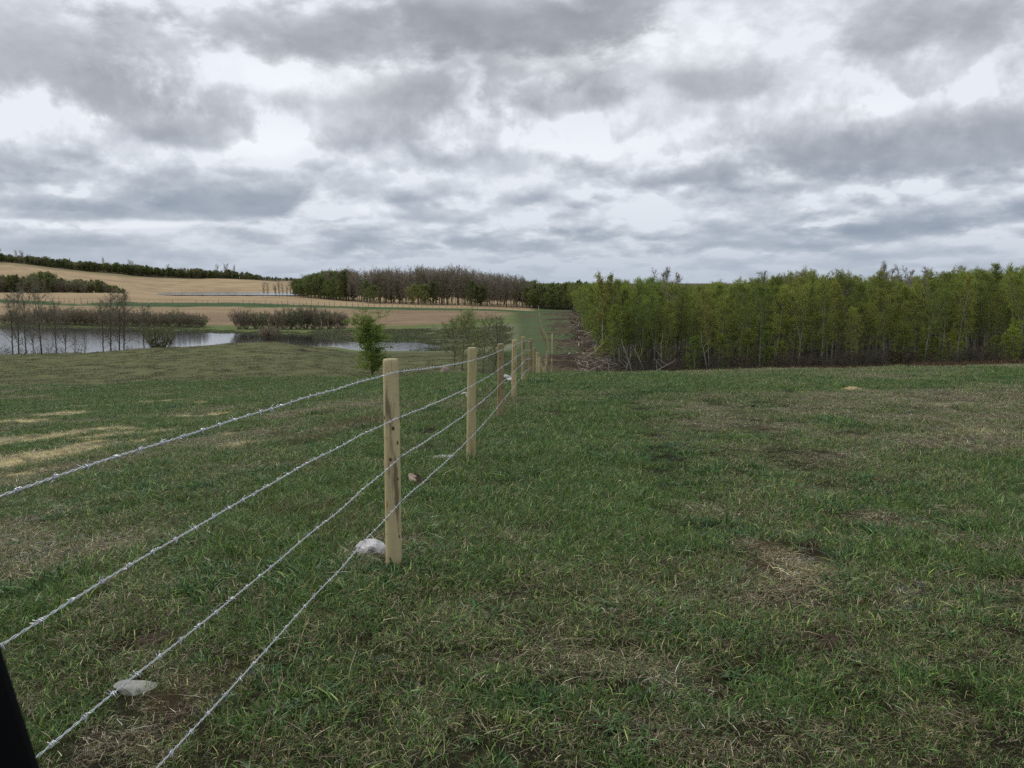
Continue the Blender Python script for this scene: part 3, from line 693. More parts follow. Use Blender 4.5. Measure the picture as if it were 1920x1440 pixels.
# distant field fence
ff = empty('field_fence', at(500, 254)); tag(ff, 'long low wire fence of small dark posts crossing the tan fields', 'fence')
FF = np.array(ff.location); mbp = MB(); mbp.tube([(0, 0, -.2), (0, 0, 1.3)], [.085, .075], 6, 0, (.30, .25, .2), True); pm = mbp.mesh('post', [m_stick]); line = []
px = -60; i = 0
while px < 1008:
    Y = float(np.interp(px, [-60, 0, 200, 350, 500, 700, 1010], [284, 280, 262, 256, 256, 260, 268])); x, _, z = at(px, Y)
    hh = random.uniform(.8, 1.25) if i % 4 else 1.5
    if 0 <= px: link('post', pm, ff, np.array([x, Y, z]) - FF, (R(random.uniform(-4, 4)), R(random.uniform(-4, 4)), 0), (1, 1, hh))
    line.append((x, Y, z)); px += random.uniform(8.5, 13) ; i += 1
line = np.array(line) - FF
for hz_ in (.5, .9, 1.2):
    mb = MB(); mb.tube(line + [0, 0, hz_], .006, 3, 0, (.3, .3, .3)); mb.build('wire_strand', [m_stick], ff)

# ------------------------------------------------------------------ stones, bark, soil heaps
def lump(seed, sx_, sy_, sz_, rough=.35, sub=3, mode=0):
    import bmesh
    bm = bmesh.new(); bmesh.ops.create_icosphere(bm, subdivisions=sub, radius=1)
    V = np.array([v.co[:] for v in bm.verts]); T = np.array([[v.index for v in f.verts] for f in bm.faces]); bm.free()
    n1 = fbm(V[:, 0] * 1.3 + seed * 7.1 + V[:, 2] * .9, V[:, 1] * 1.3 - V[:, 2] * 1.1, 4, seed); n2 = fbm(V[:, 1] * 4 + seed, V[:, 0] * 4 + V[:, 2] * 4, 3, seed + 9)
    if mode == 0:   # broken facets
        g = np.random.default_rng(seed)
        for _ in range(9):
            n = g.normal(size=3); n /= np.linalg.norm(n); d = V @ n; c = g.uniform(.62, .85); V = V - np.outer(np.maximum(d - c, 0), n) * .9
    V = V * (1 + (n1 - .5)[:, None] * rough * 1.6 + (n2 - .5)[:, None] * rough * .45)
    mb = MB(); mb.add(V * [sx_, sy_, sz_], None, T); return mb
def rock(px, py, sx_, sy_, sz_, label, mat, seed, name='stone', cat='stone', group=None, sink=.3, rz=0, rough=.35, smooth=False, sub=3, y0=1.5):
    x, Y, z = gpt(px, py, y0)
    o = lump(seed, sx_, sy_, sz_, rough, sub).build(name, [mat], None, (x, Y, z + sz_ * (1 - 2 * sink)), (0, 0, rz), None, smooth)
    return tag(o, label, cat, group)
rock(692, 1038, .115, .095, .072, 'white fieldstone half sunk in grass beside the nearest post', m_rockw, 4, sink=.33, rough=.45, sub=4)
rock(832, 862, .17, .07, .035, 'long flat pale stone left of the second post', m_rockw, 8, sink=.2, rz=.35, rough=.25)
rock(262, 1292, .125, .07, .035, 'flat grey stone in thin grass at the lower left', m_rockg, 12, sink=.47, rz=-.2, rough=.25, sub=4)
rock(836, 700, .33, .28, .23, 'round brownish boulder on the slope left of the fence', m_rockp, 15, 'boulder', 'boulder', sink=.15, rough=.3, smooth=True, sub=4)
rock(862, 696, .14, .1, .05, 'small pale flat stone right of the boulder', m_rockg, 17, sink=.2)
rock(870, 742, .10, .08, .06, 'pale stone on the left end of the small heap by the second post', m_rockw, 21, sink=.2, group='stones in the heap by the second post')
rock(878, 745, .07, .07, .05, 'low pale stone in front of the heap by the second post', m_rockw, 22, sink=.2, group='stones in the heap by the second post')
rock(884, 738, .09, .08, .06, 'pinkish stone in the heap behind the second post', m_rockp, 23, sink=.2, group='stones in the heap by the second post')
rock(900, 734, .07, .07, .05, 'pale stone just right of the second post', m_rockw, 24, sink=.2, group='stones in the heap by the second post')
rock(949, 712, .16, .12, .10, 'white stone left of the fourth post with a dark side', m_rockw, 31, sink=.15, rough=.4)
rock(957, 716, .12, .10, .08, 'white stone against the foot of the fourth post', m_rockw, 32, sink=.15)
rock(944, 722, .10, .08, .05, 'low dull stone below the white stones at the fourth post', m_rockp, 33, sink=.2)
rock(1000, 716, .035, .03, .03, 'tiny white stone in the grass right of the fifth post', m_rockw, 36, sink=.2)
rock(978, 724, .08, .05, .03, 'small pale flat stone between fifth post and lane', m_rockg, 37, sink=.2)
rock(1068, 664, .16, .12, .1, 'small white stone lying on the cleared lane', m_rockw, 38, sink=.2, y0=50)
# chunk of bark and wood near the first post
x, Y, z = gpt(779, 912); ch = empty('wood_chunk', (x, Y, z + .01), -.9); ch.scale = (1.35,) * 3; tag(ch, 'split chunk of reddish wood with dark bark behind the nearest post', 'wood chunk')
mb = lump(41, .085, .035, .035, .4, 3); mb.build('heartwood', [m_log], ch, (-.02, 0, .035), (0, .5, 0), None, False)
mb = lump(42, .095, .045, .028, .5, 3); mb.build('bark', [m_dirt], ch, (.02, .02, .03), (0, .45, .2), None, False)
for (px, py, w_, nm) in [(706, 868, .04, 'small orange fungus like clump left of the nearest post'), (764, 1022, .05, 'tuft of orange sawdust at the foot of the nearest post')]:
    x, Y, z = gpt(px, py); mb = MB()
    for _ in range(26):
        p = np.array([random.gauss(0, w_ * .5), random.gauss(0, w_ * .4), random.uniform(0, .02)]); d = np.array([random.uniform(-1, 1), random.uniform(-1, 1), random.uniform(0, 1)]) * .022
        mb.tube([p, p + d], [.003, .0015], 3, 0, (.42, .25, .10))
    tag(mb.build('wood_shavings', [m_stick], None, (x, Y, z)), nm, 'wood shavings')
def mound(px, py, rx, ry, h, label, mat, seed, name='dirt_mound', cat='dirt mound', y0=1.5):
    x, Y, z = gpt(px, py, y0); n = 34; g = np.linspace(-1.3, 1.3, n); X, Yv = np.meshgrid(g, g)
    rr = np.hypot(X, Yv) + (fbm(X * 1.5 + seed, Yv * 1.5, 3, seed) - .5) * .8
    wx = x + X * rx; wy = Y + Yv * ry
    Z = H(wx, wy) - z + h * (1 - sst(0, 1, rr)) * (.5 + 1.0 * fbm(X * 3 + seed, Yv * 3, 3, seed + 3)) - .02 * sst(.75, 1.1, rr) + .012 * (fbm(X * 9, Yv * 9, 2, seed) - .5)
    i = np.arange(n - 1)[:, None] * n; j = np.arange(n - 1)[None]
    Q = np.stack([i + j, i + j + 1, i + j + 1 + n, i + j + n], -1).reshape(-1, 4)
    mb = MB(); mb.add(np.stack([X * rx, Yv * ry, Z], -1).reshape(-1, 3), Q)
    for _ in range(24):
        a = random.uniform(0, 6.28); q_ = random.random() ** .6 * 1.1; px_, py_ = math.cos(a) * q_ * rx, math.sin(a) * q_ * ry; s_ = random.uniform(.008, .022)
        l = lump(random.randint(0, 999), s_, s_, s_ * .7, .5, 1); mb.add(l.V[0] + [px_, py_, gz(x + px_, Y + py_) - z + h * .5 * (1 - q_) + .004], None, l.T[0])
    tag(mb.build(name, [mat], None, (x, Y, z)), label, cat)
mound(305, 1198, .22, .12, .035, 'dark freshly dug soil patch between the wires at the lower left', m_dirt, 3)
mound(1526, 1026, .12, .09, .05, 'small black soil hole rim above the dead grass patch at right', m_dirt, 5)
mound(1552, 1202, .12, .14, .04, 'dark brown clump of turned soil in the right foreground', m_dirt, 7)
mound(1170, 761, .30, .20, .05, 'reddish soil scrape in the far pasture right of the lane edge', m_dirt, 9)
mound(1232, 820, .24, .10, .05, 'thin dark strip of soil in the middle of the pasture', m_dirt, 11)
mound(1040, 775, .22, .14, .05, 'dark soil scrape close to the fence in mid pasture', m_dirt, 13)
mound(1596, 733, .34, .25, .09, 'small yellow heap of subsoil near the right crest', m_sand, 15)
mound(432, 1048, .07, .05, .03, 'small brown leafy clump left of the nearest post', m_dirt, 17)
mound(568, 658, .9, .5, .15, 'dark red soil scar on the crest of the knoll by the pond', m_dirt, 19, y0=60)

# ------------------------------------------------------------------ the vehicle the picture is taken from: its front corner stands at the lower left
Yv_ = .55; uA, sA = ray(88, 1440); uB, sB = ray(2, 1175)
A3 = np.array([uA * Yv_, Yv_, ZC + sA * Yv_]); B3 = np.array([uB * Yv_, Yv_, ZC + sB * Yv_])
dv = (A3 - B3); dv = dv / np.linalg.norm(dv)
veh = empty('utility_vehicle', (-.62, .35, gz(-.62, .35))); tag(veh, 'black corner post of a small vehicle cutting into the lower left corner', 'vehicle'); VO = np.array(veh.location)
def slab(p0, p1, w_, d_, side, bev=.012):
    """rounded box bar from p0 to p1, its right edge on the line p0-p1"""
    ax = (p1 - p0); L = np.linalg.norm(ax); ax /= L; bk = np.array([0, -1., 0]); sd_ = np.cross(ax, bk); sd_ /= np.linalg.norm(sd_)
    if sd_[0] > 0: sd_ = -sd_
    pr = [];
    for cx, cy, a0 in [(w_ - bev, d_ - bev, 0), (bev, d_ - bev, 90), (bev, bev, 180), (w_ - bev, bev, 270)]:
        for q_ in (0, 30, 60, 90): pr.append((cx + bev * math.cos(R(a0 + q_)), cy + bev * math.sin(R(a0 + q_))))
    V = [p + sd_ * a_ + bk * b_ for p in (p0, p1) for a_, b_ in pr]; n = len(pr)
    mb = MB(); mb.add(V, [(i, (i + 1) % n, (i + 1) % n + n, i + n) for i in range(n)]); mb.add(V[:n], None, [(0, i + 1, i) for i in range(1, n - 1)]); mb.add(V[n:], None, [(0, i, i + 1) for i in range(1, n - 1)])
    return mb
top = B3 - dv * .5; bot = A3 + dv * .42
slab(top, bot, .13, .06, -1, .014).build('windscreen_pillar', [m_black], veh, -VO)
seal = slab(top + [0, -.004, 0], bot + [0, -.004, 0], .012, .012, -1, .004); seal.build('rubber_seal', [m_rubber], veh, -VO)
fx = float(bot[0]); fz = float(bot[2])
mb = MB(); a = np.linspace(math.pi * .02, math.pi * .98, 15); arch = []
for w_ in (-.16, .12):
    for r_ in (.40, .46): arch.append([(w_, math.cos(q_) * r_, math.sin(q_) * r_) for q_ in a])
arch = np.array(arch); n = len(a); mb.add(arch.reshape(-1, 3), [(s0 * n + i, s0 * n + i + 1, s1 * n + i + 1, s1 * n + i) for s0, s1 in ((0, 1), (1, 3), (3, 2), (2, 0)) for i in range(n - 1)])
mb.build('fender', [m_black], veh, (0, 0, .33))
slab(np.array([fx + .02, .53, fz + .05]), np.array([fx + .02, .53, .70]), .2, .10, -1, .02).build('cowl', [m_black], veh, -VO)
wh = MB(); a = np.linspace(0, 2 * math.pi, 33)[:-1]; prof = [(-.10, .17), (-.115, .22), (-.10, .30), (-.06, .325), (.06, .325), (.10, .30), (.115, .22), (.10, .17)]
V = [(w_, math.cos(q_) * (r_ + (.008 if (i % 2 and r_ > .31) else 0)), math.sin(q_) * (r_ + (.008 if (i % 2 and r_ > .31) else 0))) for i, q_ in enumerate(a) for w_, r_ in prof]; m_ = len(prof)
wh.add(V, [(i * m_ + j, ((i + 1) % 32) * m_ + j, ((i + 1) % 32) * m_ + (j + 1) % m_, i * m_ + (j + 1) % m_) for i in range(32) for j in range(m_)])
wheel = empty('wheel', (0, 0, .325), 0, veh)
ty = wh.build('tyre', [m_rubber], wheel)
rm = MB(); V = [(w_, math.cos(q_) * r_, math.sin(q_) * r_) for q_ in a for w_, r_ in ((-.09, .17), (-.02, .15), (-.02, .04), (.02, .04), (.02, .15), (.09, .17))]
rm.add(V, [(i * 6 + j, ((i + 1) % 32) * 6 + j, ((i + 1) % 32) * 6 + (j + 1) % 6, i * 6 + (j + 1) % 6) for i in range(32) for j in range(5)]); rm.build('rim', [m_steel], wheel)

# ------------------------------------------------------------------ trees
def unit(v): return v / (np.linalg.norm(v) + 1e-12)
def prisms(mb, P0, P1, r0, r1, mat, col):
    """many thin three sided twigs at once"""
    P0 = np.asarray(P0); P1 = np.asarray(P1); n = len(P0)
    if not n: return
    d = P1 - P0; d /= np.linalg.norm(d, axis=1, keepdims=True) + 1e-9
    a = np.cross(d, [0.31, .2, .93]); a /= np.linalg.norm(a, axis=1, keepdims=True) + 1e-9; b_ = np.cross(d, a)
    th = np.arange(3) * 2.0944; off = np.cos(th)[None, :, None] * a[:, None] + np.sin(th)[None, :, None] * b_[:, None]
    V = np.concatenate([P0[:, None] + off * r0, P1[:, None] + off * r1], 1).reshape(-1, 3)
    i = np.arange(n)[:, None] * 6; Q = np.concatenate([np.stack([i[:, 0] + j, i[:, 0] + (j + 1) % 3, i[:, 0] + 3 + (j + 1) % 3, i[:, 0] + 3 + j], -1) for j in range(3)])
    mb.add(V, Q, None, mat, col)
def leaves(mb, Pc, size, g, mat, cols, aspect=.8):
    n = len(Pc)
    if not n: return
    a = g.normal(size=(n, 3)); a /= np.linalg.norm(a, axis=1, keepdims=True); b_ = np.cross(a, g.normal(size=(n, 3))); b_ /= np.linalg.norm(b_, axis=1, keepdims=True)
    s_ = size * g.uniform(.6, 1.3, (n, 1))
    V = np.stack([Pc - a * s_, Pc - b_ * s_ * aspect, Pc + a * s_, Pc + b_ * s_ * aspect], 1).reshape(-1, 3)
    C_ = np.repeat(cols, 4, 0); mb.add(V, np.arange(n * 4).reshape(-1, 4), None, mat, C_)
def tints(g, n, base, var=.25):
    base = np.asarray(base); k_ = g.uniform(1 - var, 1 + var, (n, 1)); h_ = g.uniform(-.12, .12, (n, 1)) * np.array([[1.2, 0, .3]])
    return np.clip(base[None] * (k_ + h_), 0, 1)
def tree(seed, Ht, r0=.07, start=.32, nbr=32, Lmax=1.3, up=.75, nsub=6, nter=4, nleaf=12, lsize=.045, leafcol=(.085, .12, .03), twigcol=(.11, .09, .07), trunktint=(1, 1, 1),
         lean=.05, wander=.25, prof='oval', barkmat=None, terlen=.28, tr=.006, topdense=0.0, fork=False, leafprob=1.0):
    g = np.random.default_rng(seed); tk = MB(); cr = MB()
    n = 12; t_ = np.linspace(0, 1, n)
    la = g.random() * 6.28; wx = np.cumsum(g.normal(0, wander * .12, n)) * t_; wy = np.cumsum(g.normal(0, wander * .12, n)) * t_
    trunks = []
    pts = np.stack([math.cos(la) * lean * Ht * t_ ** 1.3 + wx, math.sin(la) * lean * Ht * t_ ** 1.3 + wy, t_ * Ht], -1); trunks.append((pts, r0))
    if fork:
        k0 = int(n * .35); p2 = pts[k0:].copy(); m_ = len(p2); q_ = np.linspace(0, 1, m_); fa = g.random() * 6.28
        p2[:, 0] += math.cos(fa) * q_ * Ht * .16; p2[:, 1] += math.sin(fa) * q_ * Ht * .16; p2[:, 2] -= q_ * Ht * .05; trunks.append((p2, r0 * .65))
    for pts_, rr in trunks:
        m_ = len(pts_); rad = rr * (1 - np.linspace(0, 1, m_) ** 1.1 * .86); pp = pts_.copy(); 
        if pp[0, 2] == 0: pp[0, 2] = -.25
        tk.tube(pp, rad, 7, 0, trunktint)
    T0, T1, LP, s0, s1 = [], [], [], [], []
    for bi in range(nbr):
        pts_, rr = trunks[bi % len(trunks)]
        f = start + (1 - start) * ((bi + g.random()) / nbr) ** (.9 - topdense)
        f = min(f, .985)
        zq = f * Ht; zz = pts_[:, 2]
        if zq < zz[0]: pts_ = trunks[0][0]; zz = pts_[:, 2]
        zq = min(zq, zz[-1] * .985)
        p = np.array([np.interp(zq, zz, pts_[:, 0]), np.interp(zq, zz, pts_[:, 1]), zq])
        u_ = (f - start) / (1 - start)
        L = Lmax * ({'oval': .35 + .75 * math.sin(math.pi * min(1, u_ * .85 + .12)), 'cone': 1.1 - .85 * u_, 'vase': .5 + .6 * u_}[prof]) * g.uniform(.6, 1.2)
        a = bi * 2.4 + g.random() * 1.2; e = up + g.uniform(-.3, .3) + .35 * u_
        d = np.array([math.cos(a) * math.cos(e), math.sin(a) * math.cos(e), math.sin(e)])
        bp = [p]; q_ = d.copy(); m_ = 5
        for i in range(m_ - 1): q_ = unit(q_ + g.normal(0, .16, 3) + [0, 0, .06]); bp.append(bp[-1] + q_ * L / (m_ - 1))
        bp = np.array(bp); br = max(.012, rr * .32 * (1 - .6 * u_)); cr.tube(bp, np.linspace(br, br * .3, m_), 4, 0, twigcol)
        for si in range(nsub):
            w_ = .25 + .75 * (si + g.random()) / nsub; k_ = min(int(w_ * (m_ - 1)), m_ - 2); fr = w_ * (m_ - 1) - k_; sp = bp[k_] * (1 - fr) + bp[k_ + 1] * fr
            sdv = unit(unit(bp[k_ + 1] - bp[k_]) + g.normal(0, .65, 3) + [0, 0, .15]); sl = L * .42 * g.uniform(.5, 1.1) * (1.15 - .5 * w_); se = sp + sdv * sl
            s0.append(sp); s1.append(se)
            for ti in range(nter):
                v = g.random() * .8 + .2; tp = sp + (se - sp) * v; td = unit(sdv + g.normal(0, .7, 3) + [0, 0, .1]); te = tp + td * terlen * g.uniform(.4, 1.1)
                T0.append(tp); T1.append(te)
                if nleaf and g.random() < leafprob:
                    m2 = max(1, int(round(nleaf / nter * g.uniform(.5, 1.5)))); LP.append(tp + (te - tp) * g.uniform(.3, 1.15, (m2, 1)) + g.normal(0, .07, (m2, 3)))
    prisms(cr, s0, s1, tr * 1.5, tr, 0, twigcol); prisms(cr, T0, T1, tr, tr * .5, 0, np.array(twigcol) * 1.1)
    if LP:
        LP = np.vstack(LP); leaves(cr, LP, lsize, g, 1, tints(g, len(LP), leafcol))
    return tk, cr
def shrub(seed, Ht, W_, nst=18, nsub=9, nter=5, twigcol=(.07, .055, .05), nleaf=0, leafcol=(.08, .1, .03), lsize=.05, r0=.03, tr=.008, terlen=.4):
    g = np.random.default_rng(seed); st = MB(); cr = MB(); s0, s1, T0, T1, LP = [], [], [], [], []
    for i in range(nst):
        a = i * 2.4 + g.random(); q_ = math.sqrt((i + .5) / nst); h_ = Ht * (1 - .28 * q_ ** 2) * g.uniform(.75, 1.05); tip = np.array([math.cos(a) * W_ * q_, math.sin(a) * W_ * q_, h_])
        base = np.array([math.cos(a), math.sin(a), 0]) * g.random() * .18 * W_; base[2] = -.1; mid = base + (tip - base) * .5 + np.array([math.cos(a), math.sin(a), 0]) * W_ * .12
        t_ = np.linspace(0, 1, 7)[:, None]; pts = base * (1 - t_) ** 2 + 2 * mid * t_ * (1 - t_) + tip * t_ ** 2 + g.normal(0, .03, (7, 3)) * t_
        st.tube(pts, np.linspace(r0, r0 * .3, 7), 4, 0, np.array(twigcol) * g.uniform(.8, 1.4))
        for j in range(nsub):
            w_ = g.uniform(.22, 1.0); k_ = min(int(w_ * 6), 5); sp = pts[k_] + (pts[k_ + 1] - pts[k_]) * (w_ * 6 - k_); sd_ = unit(unit(pts[k_ + 1] - pts[k_]) + g.normal(0, .5, 3)); sl = g.uniform(.25, .6) * Ht * .25; se = sp + sd_ * sl
            s0.append(sp); s1.append(se)
            for _ in range(nter):
                tp = sp + (se - sp) * g.random(); te = tp + unit(sd_ + g.normal(0, .6, 3)) * terlen * g.uniform(.4, 1.1); T0.append(tp); T1.append(te)
                if nleaf: LP.append(tp + (te - tp) * g.uniform(.2, 1.1, (nleaf, 1)) + g.normal(0, .05, (nleaf, 3)))
    prisms(cr, s0, s1, tr * 1.5, tr, 0, twigcol); prisms(cr, T0, T1, tr, tr * .5, 0, np.array(twigcol) * 1.15)
    if LP: LP = np.vstack(LP); leaves(cr, LP, lsize, g, 1, tints(g, len(LP), leafcol))
    return st, cr
def merge(*mbs_mats):
    """several builders into one mesh; each comes with its slot offset"""
    o = MB()
    for mb, off in mbs_mats:
        n0 = o.n; o.V += mb.V; o.C += mb.C; o.Q += [q_ + n0 for q_ in mb.Q]; o.T += [q_ + n0 for q_ in mb.T]; o.qm += [q_ + off for q_ in mb.qm]; o.tm += [q_ + off for q_ in mb.tm]; o.n += mb.n
    return o
class Kind:
    """a few variants of one kind of plant, as separate meshes and as one merged mesh for masses"""
    def __init__(self, names, pairs, mats): 
        self.names = names; self.var = []
        for tk, cr in pairs:
            self.var.append((tk.mesh(names[1], [mats[0]]), cr.mesh(names[2], mats[1:]), merge((tk, 0), (cr, 1)).mesh(names[0], mats)))
    def place(self, i, x, y, z, rz, scl, label, cat, group=None, parts=True):
        v = self.var[i % len(self.var)]
        if not parts: return tag(link(self.names[0], v[2], None, (x, y, z), (0, 0, rz), scl), label, cat, group)
        e = empty(self.names[0], (x, y, z), rz); e.scale = (scl,) * 3 if isinstance(scl, (int, float)) else scl; tag(e, label, cat, group)
        link(self.names[1], v[0], e); link(self.names[2], v[1], e); return e
def stuff_instances(name, meshes, P, idx, rot, scl, label, cat):
    """one object: points that carry instances of the given meshes"""
    src = bpy.data.collections.new(name + '_source')
    for i, me in enumerate(meshes): o = bpy.data.objects.new('%s_piece_%03d' % (name, i), me); src.objects.link(o)
    me = bpy.data.meshes.new(name); P = np.asarray(P, float); n = len(P); me.vertices.add(n); me.vertices.foreach_set('co', P.ravel())
    me.attributes.new('vidx', 'INT', 'POINT').data.foreach_set('value', np.asarray(idx, np.int32))
    me.attributes.new('rot', 'FLOAT_VECTOR', 'POINT').data.foreach_set('vector', np.asarray(rot, float).ravel())
    scl = np.asarray(scl, float); scl = np.repeat(scl[:, None], 3, 1) if scl.ndim == 1 else scl
    me.attributes.new('scl', 'FLOAT_VECTOR', 'POINT').data.foreach_set('vector', scl.ravel())
    o = link(name, me); tag(o, label, None, None, 'stuff')
    if cat: o['category'] = cat
    ng = bpy.data.node_groups.new(name, 'GeometryNodeTree')
    ng.interface.new_socket('Geometry', in_out='INPUT', socket_type='NodeSocketGeometry'); ng.interface.new_socket('Geometry', in_out='OUTPUT', socket_type='NodeSocketGeometry')
    gi = ng.nodes.new('NodeGroupInput'); go = ng.nodes.new('NodeGroupOutput'); ip = ng.nodes.new('GeometryNodeInstanceOnPoints'); ci = ng.nodes.new('GeometryNodeCollectionInfo')
    ci.inputs['Collection'].default_value = src; ci.inputs['Separate Children'].default_value = True; ci.inputs['Reset Children'].default_value = True
    def na(nm, ty): q_ = ng.nodes.new('GeometryNodeInputNamedAttribute'); q_.data_type = ty; q_.inputs['Name'].default_value = nm; return q_.outputs['Attribute']
    ip.inputs['Pick Instance'].default_value = True; L_ = ng.links.new
    L_(gi.outputs[0], ip.inputs['Points']); L_(ci.outputs[0], ip.inputs['Instance']); L_(na('vidx', 'INT'), ip.inputs['Instance Index'])
    er = ng.nodes.new('FunctionNodeEulerToRotation'); L_(na('rot', 'FLOAT_VECTOR'), er.inputs[0]); L_(er.outputs[0], ip.inputs['Rotation']); L_(na('scl', 'FLOAT_VECTOR'), ip.inputs['Scale'])
    L_(ip.outputs[0], go.inputs[0]); md = o.modifiers.new('scatter', 'NODES'); md.node_group = ng
    return o

AM = [m_aspen, m_bark, m_leaf]; BM = [m_bark, m_bark, m_leaf]
G1, G2, G3 = (.275, .325, .056), (.225, .285, .050), (.325, .350, .062)
aspen = Kind(['aspen_tree', 'trunk', 'crown'], [tree(100 + i, 7.6 + (i % 3) * .5, .065 + .008 * (i % 4), [.26, .36, .20, .32, .42, .26, .16, .36][i], 38, 1.5 + .12 * (i % 3), .75, 6, 4, 24, .033,
        [G1, G2, G3, G1, G2, G3, G1, G2][i], (.12, .105, .075), (.72, .72, .68), lean=[.03, .10, .05, .12, .04, .07, .06, .02][i], wander=.5, fork=(i in (1, 4, 6))) for i in range(8)], AM)
sapling = Kind(['sapling', 'trunk', 'crown'], [tree(120 + i, 6.5, .05, .06, 34, 1.5, .7, 6, 4, 16, .055, [G2, G1, G3][i], (.12, .105, .075), wander=.4) for i in range(3)], AM)
baretop = Kind(['aspen_tree', 'trunk', 'crown'], [tree(140 + i, 8.8, .07, .35, 36, 1.35, .9, 7, 5, 0, 0, twigcol=(.27, .24, .205), wander=.4, lean=.04, fork=i == 1, tr=.009) for i in range(3)], AM)
greytree = Kind(['bare_tree', 'trunk', 'crown'], [tree(160 + i, 11.5, .12, .2, 40, 3.1, .85, 8, 7, [0, 0, 4][i % 3], .09, (.12, .13, .05), (.27, .235, .19), (.55, .5, .43), wander=.6, lean=.05, tr=.017, terlen=.55, fork=i % 2 == 0, prof='vase') for i in range(5)], AM)
olive = Kind(['leafing_tree', 'trunk', 'crown'], [tree(180 + i, 7.5, .1, .08, 40, 2.9, .6, 7, 4, 20, .10, [(.19, .225, .07), (.225, .255, .075), (.155, .185, .065)][i % 3], (.12, .10, .08), (.5, .5, .45), wander=.5, tr=.014, terlen=.5) for i in range(4)], AM)
shore = Kind(['bare_tree', 'trunk', 'crown'], [tree(200 + i, 7.0, .085, .16, 30, 2.3, .7, 6, 4, [1, 0, 9, 1][i], .035, (.17, .18, .07), (.20, .18, .145), (.28, .25, .21), lean=[.02, .08, .03, .12][i], wander=.5, tr=.009, terlen=.4, fork=i in (1, 2), prof='cone' if i % 2 else 'oval') for i in range(4)], AM)
willow = Kind(['bare_shrub', 'stems', 'twigs'], [shrub(220 + i, 4.2, 2.9, 26, 12, 7, [(.26, .225, .17), (.24, .225, .15), (.27, .215, .175)][i % 3], 2, [(.22, .205, .12), (.19, .21, .10), (.23, .19, .13)][i % 3], .06, .05, .013, .6) for i in range(4)], BM)
gwillow = Kind(['willow_shrub', 'stems', 'twigs'], [shrub(240 + i, 2.6, 1.5, 30, 12, 5, (.13, .12, .07), 3, (.17, .20, .06), .028, .03, .008, .3) for i in range(3)], BM)
under = Kind(['undergrowth', 'stems', 'twigs'], [shrub(260 + i, 2.0, 1.0, 12, 7, 5, [(.13, .115, .09), (.11, .105, .075), (.14, .11, .085)][i], 0, r0=.014, tr=.006, terlen=.35) for i in range(3)], BM)

rg = np.random.default_rng(77)
# --- the aspen grove right of the lane: its front row and flank are single trees, the depth behind is one mass
def flank_x(Y): return 8.2 + (Y - 66) * (19.0 - 8.2) / 174 - 1.2
cand = []
# front rows
for row in range(7):
    Y0 = 66.5 + row * 2.6; x = flank_x(Y0) + .4
    while x < 50 + row * 2:
        cand.append((x + rg.uniform(-.4, .4), Y0 + rg.uniform(-1.0, 1.0) - .02 * (x - 8), row)); x += rg.uniform(.9, 1.7) + row * .1
for row in range(4):
    Y = 70
    while Y < 235:
        cand.append((flank_x(Y) + .3 + row * 2.2 + rg.uniform(-.5, .5), Y + rg.uniform(-.8, .8), 10 + row)); Y += rg.uniform(1.4, 2.6) * (1 + Y / 150)
cand = [c_ for c_ in cand if c_[0] / c_[1] < .68]
cand.sort(key=lambda c_: (c_[1] + c_[2] * .1))
rg2 = np.random.default_rng(5)
singles = sorted(cand, key=lambda c_: (c_[2] % 10) * 12 + (c_[1] - 66) * .35)[:262]
sset = set(singles); mass = [c_ for c_ in cand if c_ not in sset]
def grove_h(x, Y):
    px = 960 + 1600 * x / Y
    return np.interp(px, [1080, 1130, 1200, 1320, 1400, 1480, 1560, 1640, 1720, 1800, 1920], [6.7, 6.7, 6.5, 6.0, 6.3, 6.7, 6.8, 6.6, 6.3, 7.0, 6.9])
AL = ['slim aspen with thin yellow green spring leaves in the grove right of the lane', 'pale trunked aspen among its leafing neighbours in the grove right of the lane']
for (x, Y, row) in singles:
    i = int(rg2.integers(0, 8)) if row < 10 else int(rg2.choice([1, 3, 4, 7])); h_ = float(grove_h(x, Y)); base = 7.6 + (i % 3) * .5
    s_ = h_ / base * rg2.uniform(.72, 1.13) * (.9 if row == 0 else 1.0)
    if rg2.random() < .045 and row > 1:
        baretop.place(i, x, Y, gz(x, Y), rg2.uniform(0, 6.28), h_ / 8.8 * rg2.uniform(1.0, 1.12), 'leafless grey twigged aspen rising among the green crowns of the grove', 'tree', 'leafless aspens in the grove')
    else:
        wd = s_ * rg2.uniform(.9, 1.2)
        aspen.place(i, x, Y, gz(x, Y), rg2.uniform(0, 6.28), (wd, wd, s_), AL[0], 'tree', 'aspens in the grove right of the lane')
for px, Y, hh in [(1245, 82, 8.3), (1225, 90, 8.5), (1275, 86, 7.9), (1465, 84, 7.7), (1655, 80, 8.3), (1672, 82, 8.1), (1690, 81, 7.9), (1575, 82, 7.4)]:
    x, _, z = at(px, Y); baretop.place(int(px) % 3, x, Y, z, px, hh / 8.8, 'tall leafless aspen with grey twigs standing above the green grove', 'tree', 'leafless aspens in the grove')
